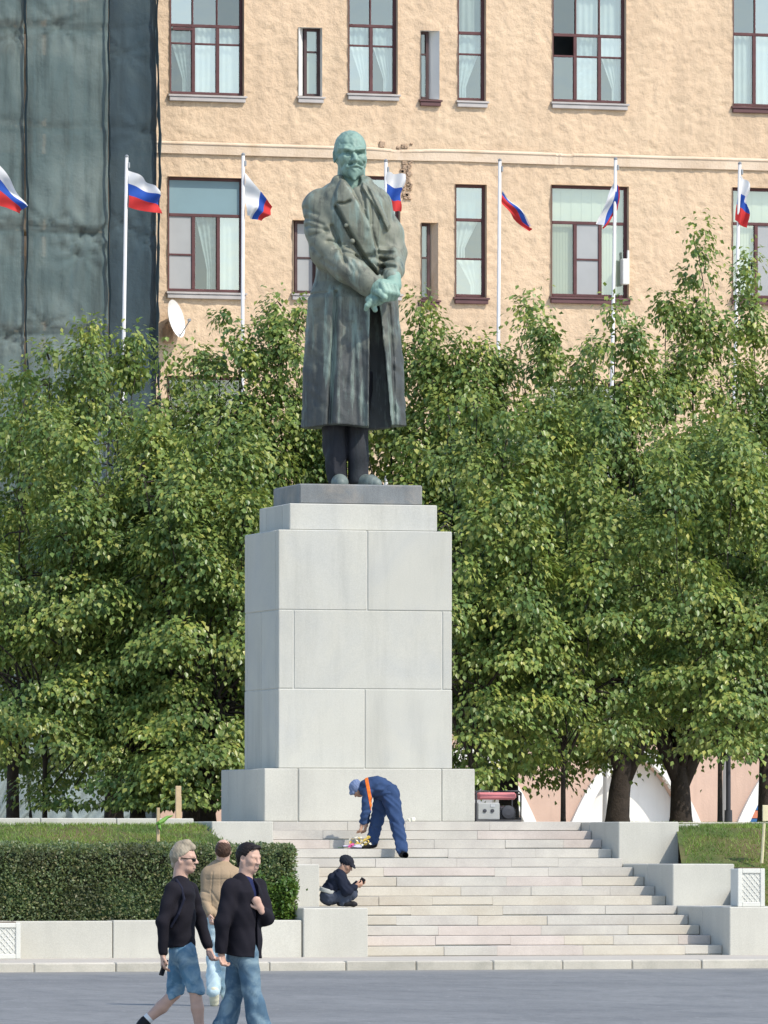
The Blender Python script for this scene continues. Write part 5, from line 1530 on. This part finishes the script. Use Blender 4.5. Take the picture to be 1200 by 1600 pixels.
grass(XR1 + .03, XR1 + 4, RP, 34000, 2, 'worn green grass on the bank beside the lattice bin')

# ------------------------------------------------------------------ flagpoles and flags
mat('pole_white', (.62, .61, .60), .45, .08, 4, 0)
for nm, c in (('flag_white', (.74, .74, .74)), ('flag_blue', (.035, .10, .42)), ('flag_red', (.60, .05, .05))):
    N = NT(nm); N.b.inputs['Base Color'].default_value = (*c, 1); N.b.inputs['Roughness'].default_value = .8; N.b.inputs['Specular IOR Level'].default_value = .15
    tr = N.n('ShaderNodeBsdfTranslucent'); tr.inputs[0].default_value = (*c, 1); ms = N.n('ShaderNodeMixShader'); ms.inputs[0].default_value = .3
    N.l(N.b.outputs[0], ms.inputs[1]); N.l(tr.outputs[0], ms.inputs[2]); N.l(ms.outputs[0], N.out.inputs[0])
YPOLE = 19.3
ORD = ['cut by the picture edge', 'before the green netting', 'before the wide lower window left of the statue', 'just behind the statue', 'against bare ochre wall right of the statue', 'before the wide cream curtained window', 'at the right picture edge']
POLES = [(-14, 244, -16), (198, 246, 193), (380, 243, 379), (603, 253, 603), (781, 252, 778.5), (962, 250, 957), (1156, 257, 1149)]
for (px, py, pb), od in zip(POLES, ORD):
    a = onY(px, py, YPOLE); b = onY(pb, 545, YPOLE); dv = (b - a) / (a.z - b.z); foot = a + dv * (a.z - ZT); foot.z = ZT - .02
    root = empty('flagpole', foot, 'slim white metal flagpole standing ' + od, 'flagpole', 'flagpoles in a line behind the trees')
    MB().tube([(0, 0, 0), (a - foot) * .5, a - foot], [.042, .036, .030], 10).build('pole', 'pole_white', root, smooth=True)
    m = MB(); m.lathe([(.032, 0), (.036, .015), (.036, .03), (.012, .05)], 10); m.build('cap', 'steel_grey', root, a - foot)
    m = MB(); m.box((.035, -.02, -.14), (.018, .02, .05), .006); m.build('pulley', 'steel_grey', root, a - foot)
    c_ = foot + (a - foot) * .62
    m = MB(); m.box((.03, -.03, 0), (.02, .02, .06), .006); m.build('cleat', 'steel_grey', root, c_ - foot)
def pl(pts, t):
    n = len(pts) - 1; i = min(int(t * n), n - 1); f = t * n - i
    a, b = pts[i], pts[i + 1]; return (a[0] + (b[0] - a[0]) * f, a[1] + (b[1] - a[1]) * f)
FLAGS = [
 ([(-12, 245), (16, 282), (42, 320)], [(-12, 318), (10, 324), (31, 335)], (.33, .62), 'tricolour flag streaming in at the left picture edge before the green netting', .10),
 ([(200, 266), (224, 278), (243, 292)], [(200, 324), (226, 330), (254, 335)], (.36, .68), 'tricolour flag spread out wide before the green netting', .12),
 ([(382, 270), (383, 302), (384, 337)], [(426, 323), (420, 336), (408, 345)], (.55, .78), 'mostly white tricolour flag folded over beside the wide lower window', .10),
 ([(604, 268), (616, 271), (632, 273)], [(603, 318), (614, 330), (626, 331)], (.38, .72), 'small tricolour flag hanging straight just beside the statue head', .06),
 ([(784, 297), (803, 320), (830, 351)], [(784, 319), (802, 342), (826, 361)], (.10, .32), 'mostly red tricolour flag drooping thin against the bare ochre wall', .10),
 ([(962, 281), (946, 310), (933, 348)], [(966, 292), (967, 328), (942, 358)], (.52, .80), 'tricolour flag wrapped round its pole before the cream curtained window', .10),
 ([(1157, 274), (1166, 282), (1171, 296)], [(1148, 344), (1156, 352), (1166, 355)], (.36, .64), 'tricolour flag hanging limp at the right picture edge', .08),
]
for i, (A, B, (w1, w2), lb, amp) in enumerate(FLAGS):
    nu, nv = 25, 25; V = []; F = []; mi = []
    g = np.random.default_rng(60 + i); ph = g.uniform(0, 6)
    vs = sorted(set(np.linspace(0, 1, nv).tolist() + [w1, w2])); nv = len(vs)
    c = onY((A[0][0] + B[0][0]) / 2, (A[0][1] + B[0][1]) / 2, YPOLE)
    for v in vs:
        for k in range(nu):
            u = k / (nu - 1); p, q = pl(A, u), pl(B, u)
            x_, y_ = p[0] + (q[0] - p[0]) * v, p[1] + (q[1] - p[1]) * v
            y_ += 1.5 * math.sin(u * 9 + ph) * u; x_ += 1.2 * math.sin(v * 8 + ph + u * 3) * (.3 + u)
            dpt = YPOLE - .02 + amp * (math.sin(u * 8.5 + v * 3.4 + ph) + .55 * math.sin(v * 10 + u * 6 + ph)) * (.25 + .75 * u)
            V.append(Vector(onY(x_, y_, YPOLE)) + Vector((0, dpt - YPOLE, 0)) - c)
    for j in range(nv - 1):
        for k in range(nu - 1):
            a = j * nu + k; F.append((a, a + 1, a + nu + 1, a + nu)); vm = (vs[j] + vs[j + 1]) / 2; mi.append(0 if vm < w1 else 1 if vm < w2 else 2)
    o = link('flag', npmesh('flag', V, F, True, mi), ['flag_white', 'flag_blue', 'flag_red'], None, c)
    tag(o, lb, 'flag', 'tricolour flags on the flagpoles')

# lamp post among the trees
p = onD(1138, HOR, 112); p.z = ZT - .02
root = empty('lamp_post', p, 'thin dark metal post standing beside the right hand tree trunks', 'lamp post')
MB().tube([(0, 0, 0), (0, 0, .25)], [.07, .065], 12).build('base', 'dark_metal', root); MB().tube([(0, 0, .25), (0, 0, 3.3)], [.042, .036], 12).build('post', 'dark_metal', root)
m = MB(); m.lathe([(.04, 0), (.12, .05), (.16, .32), (.05, .42), (.02, .5)], 12); m.build('lantern', 'dark_metal', root, (0, 0, 3.3))

# ------------------------------------------------------------------ lattice bins
mat('cast_concrete', (.60, .60, .55), .85, .08, 3, .25, 50, .01, speck=.08)
def lattice_bin(pxa, pxb, pya, pyb, Y, z0, label, d=.36):
    x0, x1 = XY(pxa, Y), XY(pxb, Y); h = ZY(pxa, pya, Y) - z0; w = x1 - x0
    root = empty('litter_bin', ((x0 + x1) / 2, Y + d / 2, z0), label, 'concrete bin', 'concrete bins with lattice relief')
    m = MB(); m.box((0, 0, h / 2), (w / 2 - .012, d / 2 - .012, h / 2 - .002), .012); m.build('body', 'cast_concrete', root)
    r = MB(); t = .034
    for sx in (-1, 1): r.box((sx * (w / 2 - t), -d / 2 + .006, h / 2), (t, .016, h / 2), .008)
    r.box((0, -d / 2 + .006, h - t), (w / 2 - 2 * t, .016, t), .008); r.box((0, -d / 2 + .006, t), (w / 2 - 2 * t, .016, t), .008)
    r.build('border', 'cast_concrete', root)
    l = MB(); W2, H2 = w / 2 - 2 * t, h / 2 - 2 * t; n = 7
    for sg in (-1, 1):
        for k in range(-n, n + 1):
            o = k * .085; pts = []
            # clip the line z = sg*x + o to the panel
            for x_ in np.linspace(-W2, W2, 60):
                z_ = sg * x_ * 1.15 + o
                if abs(z_) <= H2: pts.append((x_, z_))
            if len(pts) > 3:
                (xa, za), (xb, zb) = pts[0], pts[-1]; L = math.hypot(xb - xa, zb - za) / 2
                l.box(((xa + xb) / 2, -d / 2 + .008, h / 2 + (za + zb) / 2), (L, .006 + .001 * sg, .006), .002, Matrix.Rotation(-math.atan2(zb - za, xb - xa), 3, 'Y'))
    l.build('lattice', 'cast_concrete', root, kind='stuff')
    m = MB(); m.box((0, 0, 0), (w / 2 - .05, d / 2 - .05, .01), .004); m.build('soil', 'earth', root, (0, 0, h + .004))
lattice_bin(1152.5, 1195, 1357, 1417, YT3 + .12, Z3, 'pale concrete bin with lattice relief standing on the right wall block')
lattice_bin(-13, 32, 1442, 1501, YT3 - .42, ZP, 'pale concrete bin with lattice relief on the pavement at the left edge')

# ------------------------------------------------------------------ stakes and boards
mat('wood_raw', (.48, .36, .22), .85, .18, 5, .3, 40)
mat('wood_pale', (.62, .55, .36), .85, .12, 5, .2, 40)
mat('ribbon_green', (.14, .30, .05), .6, .15, 5, 0)
yk = Y0 + 3.5; a = onY(247, 1319, yk); zt_ = ZY(246, 1262, yk)
root = empty('wooden_stake', a, 'thin wooden stake tied with a green ribbon in the grass behind the hedge', 'stake')
m = MB(); m.box((0, 0, (zt_ - a.z) / 2 - .05), (.022, .02, (zt_ - a.z) / 2 + .05), .004); m.build('post', 'wood_raw', root)
m = MB(); zr = ZY(250, 1287, yk) - a.z
m.tube([(-.03, -.03, zr), (.0, -.05, zr + .01), (.06, -.03, zr + .04), (.13, -.01, zr + .09), (.21, -.02, zr + .115)], [.02, .028, .034, .026, .008], 6); m.tube([(0, -.035, zr), (.01, -.06, zr - .06), (.03, -.05, zr - .1)], [.02, .022, .01], 6)
m.build('ribbon', 'ribbon_green', root)
a = onY(278.5, 1283, -.6); zt_ = ZY(278, 1228, -.6)
o = MB(); o.box((0, 0, (zt_ - a.z) / 2), (.042, .02, (zt_ - a.z) / 2), .006); o.box((.03, .0, (zt_ - a.z) * .36), (.018, .018, (zt_ - a.z) * .34), .004)
tag(o.build('wooden_post', 'wood_raw', None, a), 'rough pale plank standing upright among dark trunks left of the pedestal', 'plank')
yk = Y0 + 3.0; a = onY(1191, 1340, yk); zt_ = ZY(1195, 1258, yk); zm = ZY(1195, 1283, yk)
root = empty('notice_board', a, 'small pale wooden board on a leaning stake in the grass at the right edge', 'board')
MB().tube([(0, .02, -.08), (.05, .02, zt_ - a.z - .05)], .022, 6).build('post', 'wood_pale', root)
m = MB(); m.box((.16, -.012, (zt_ + zm) / 2 - a.z), (.16, .012, (zt_ - zm) / 2), .004, None); m.build('board', 'wood_pale', root)

# ------------------------------------------------------------------ portable generator on the terrace
mat('gen_red', (.50, .17, .18), .45, .1, 5, 0); mat('gen_grey', (.33, .34, .33), .5, .1, 5, 0); mat('gen_steel', (.45, .45, .46), .35, .1, 8, 0, metal=.7)
yg = -.75; a = onY(772, 1283, yg); a.z = ZT; s_ = FPX / depth(a)
gw, gh, gd = 70 / s_ / .96, ZY(772, 1235, yg) - ZT, .46
root = empty('portable_generator', a, 'portable generator with red tank and dark tube frame beside the pedestal base', 'generator')
m = MB()
for y_ in (-gd / 2, gd / 2):
    m.tube([(-gw / 2, y_, .02), (-gw / 2, y_, gh - .04), (-gw / 2 + .04, y_, gh - .012), (gw / 2 - .04, y_, gh - .012), (gw / 2, y_, gh - .04), (gw / 2, y_, .02), (-gw / 2, y_, .02)], .016, 8)
for x_ in (-gw / 2, gw / 2):
    for z_ in (.05, gh - .06): m.tube([(x_, -gd / 2, z_), (x_, gd / 2, z_)], .014, 8)
m.build('tube_frame', 'dark_metal', root)
m = MB(); m.box((0, 0, gh - .085), (gw / 2 - .05, gd / 2 - .05, .055), .03); m.build('fuel_tank', 'gen_red', root)
m = MB(); m.lathe([(.035, 0), (.035, .02), (.02, .026)], 12, (.05, 0, gh - .03)); m.build('filler_cap', 'dark_metal', root)
m = MB(); m.box((-gw * .21, -.10, .16), (gw * .25, .11, .13), .015); cp = m.build('control_box', 'gen_grey', root)
m = MB()
for i in range(2): m.lathe([(.028, 0), (.028, .015), (.02, .018)], 12, (-gw * .30 + .12 * i, -.21, .17), Matrix.Rotation(R(90), 3, 'X'))
m.build('socket', 'dark_metal', cp)
m = MB(); m.box((-gw * .12, -.213, .245), (.035, .004, .02), .002); m.build('gauge', 'gen_steel', cp)
m = MB(); m.box((gw * .23, 0, .13), (gw * .17, .15, .10), .02); 
for i in range(6): m.box((gw * .23, 0, .075 + .022 * i), (gw * .19, .165, .005), 0)
m.lathe([(.09, 0), (.10, .02), (.10, .05), (.05, .06)], 16, (gw * .23, -.16, .15), Matrix.Rotation(R(90), 3, 'X')); m.build('engine', 'dark_metal', root)
MB().tube([(gw * .08, .1, .2), (gw * .40, .1, .2)], .05, 12).build('muffler', 'gen_steel', root)
m = MB()
for x_ in (-1, 1):
    for y_ in (-1, 1): m.lathe([(.022, 0), (.022, .022), (.015, .024)], 8, (x_ * (gw / 2 - .05), y_ * (gd / 2 - .04), 0))
m.build('rubber_feet', 'dark_metal', root)

# ------------------------------------------------------------------ flowers laid on the steps
mat('petal_yellow', (.70, .52, .10), .6, .1, 8, 0); mat('petal_white', (.75, .72, .60), .6, .06, 8, 0); mat('petal_pink', (.70, .12, .32), .6, .1, 8, 0); mat('stem_green', (.09, .17, .05), .7, .2, 8, 0); mat('wrap_film', (.55, .52, .62), .3, .1, 6, 0)
z0 = ZP + RISE * 11; a = onY(560, 1322, ys1 - .06); a.z = z0
root = empty('bouquet', a, 'bouquet of yellow and white flowers lying on the steps under the bending person', 'flowers')
g = random.Random(4)
def bloom(c, r, m_):
    m = MB(); V = [(0, 0, .0)]; n = 10
    for k in range(n):
        t = 2 * math.pi * k / n; q = r * (1 if k % 2 == 0 else .55); V.append((q * math.cos(t), q * math.sin(t), r * (.35 if k % 2 == 0 else .12)))
    V.append((0, 0, r * .35)); M = Matrix.Rotation(g.uniform(-.9, .9), 3, 'X') @ Matrix.Rotation(g.uniform(-.7, .7), 3, 'Y') @ Matrix.Rotation(R(35), 3, 'X')
    F = [(0, 1 + k, 1 + (k + 1) % n) for k in range(n)]
    for k in range(n): F.append((n + 1, 1 + (k + 1) % n, 1 + k)) if k % 2 else None
    m.add([M @ Vector(v) for v in V], F); m.build('bloom', m_, root, c)
for i in range(36):
    x_ = g.uniform(-.12, .16); m_ = 'petal_yellow' if g.random() < .6 else 'petal_white'
    bloom((x_, g.uniform(-.1, .1), .05 + g.random() * .13), g.uniform(.022, .036), m_)
for i in range(5): bloom((-.14 + g.uniform(-.03, .04), g.uniform(-.1, .0), .03 + g.random() * .04), .028, 'petal_pink')
for i in range(12):
    m = MB(); x_ = g.uniform(-.1, .1); m.tube([(x_, g.uniform(-.05, .05), .04), (x_ * .5 - .12, .05, .03), (-.26 + g.uniform(-.03, .03), .08, .02)], .004, 5); m.build('stem', 'stem_green', root)
m = MB(); V = []; F = []
for i in range(9):
    t = -1.0 + 2.4 * i / 8
    V += [(-.22, .06 + .03 * t, .02 + .03 * math.cos(t)), (.02 + .02 * (i % 2), .12 * math.sin(t), .012 + .06 * math.cos(t * 1.1) * (1 if abs(t) < 1 else .4))]
for i in range(8): b = i * 2; F.append((b, b + 1, b + 3, b + 2))
m.add(V, F); m.build('wrapping', 'wrap_film', root)
p = onY(645, 1283, YB - .25); p.z = ZT + .005
m = MB(); m.box((0, 0, .03), (.035, .03, .03), .012, Matrix.Rotation(.5, 3, 'Z')); m.box((-.05, .02, .018), (.03, .03, .016), .008, Matrix.Rotation(.9, 3, 'Y'))
tag(m.build('paper_scrap', 'petal_white', None, p), 'crumpled white paper scrap on the landing beside the bending person', 'paper')
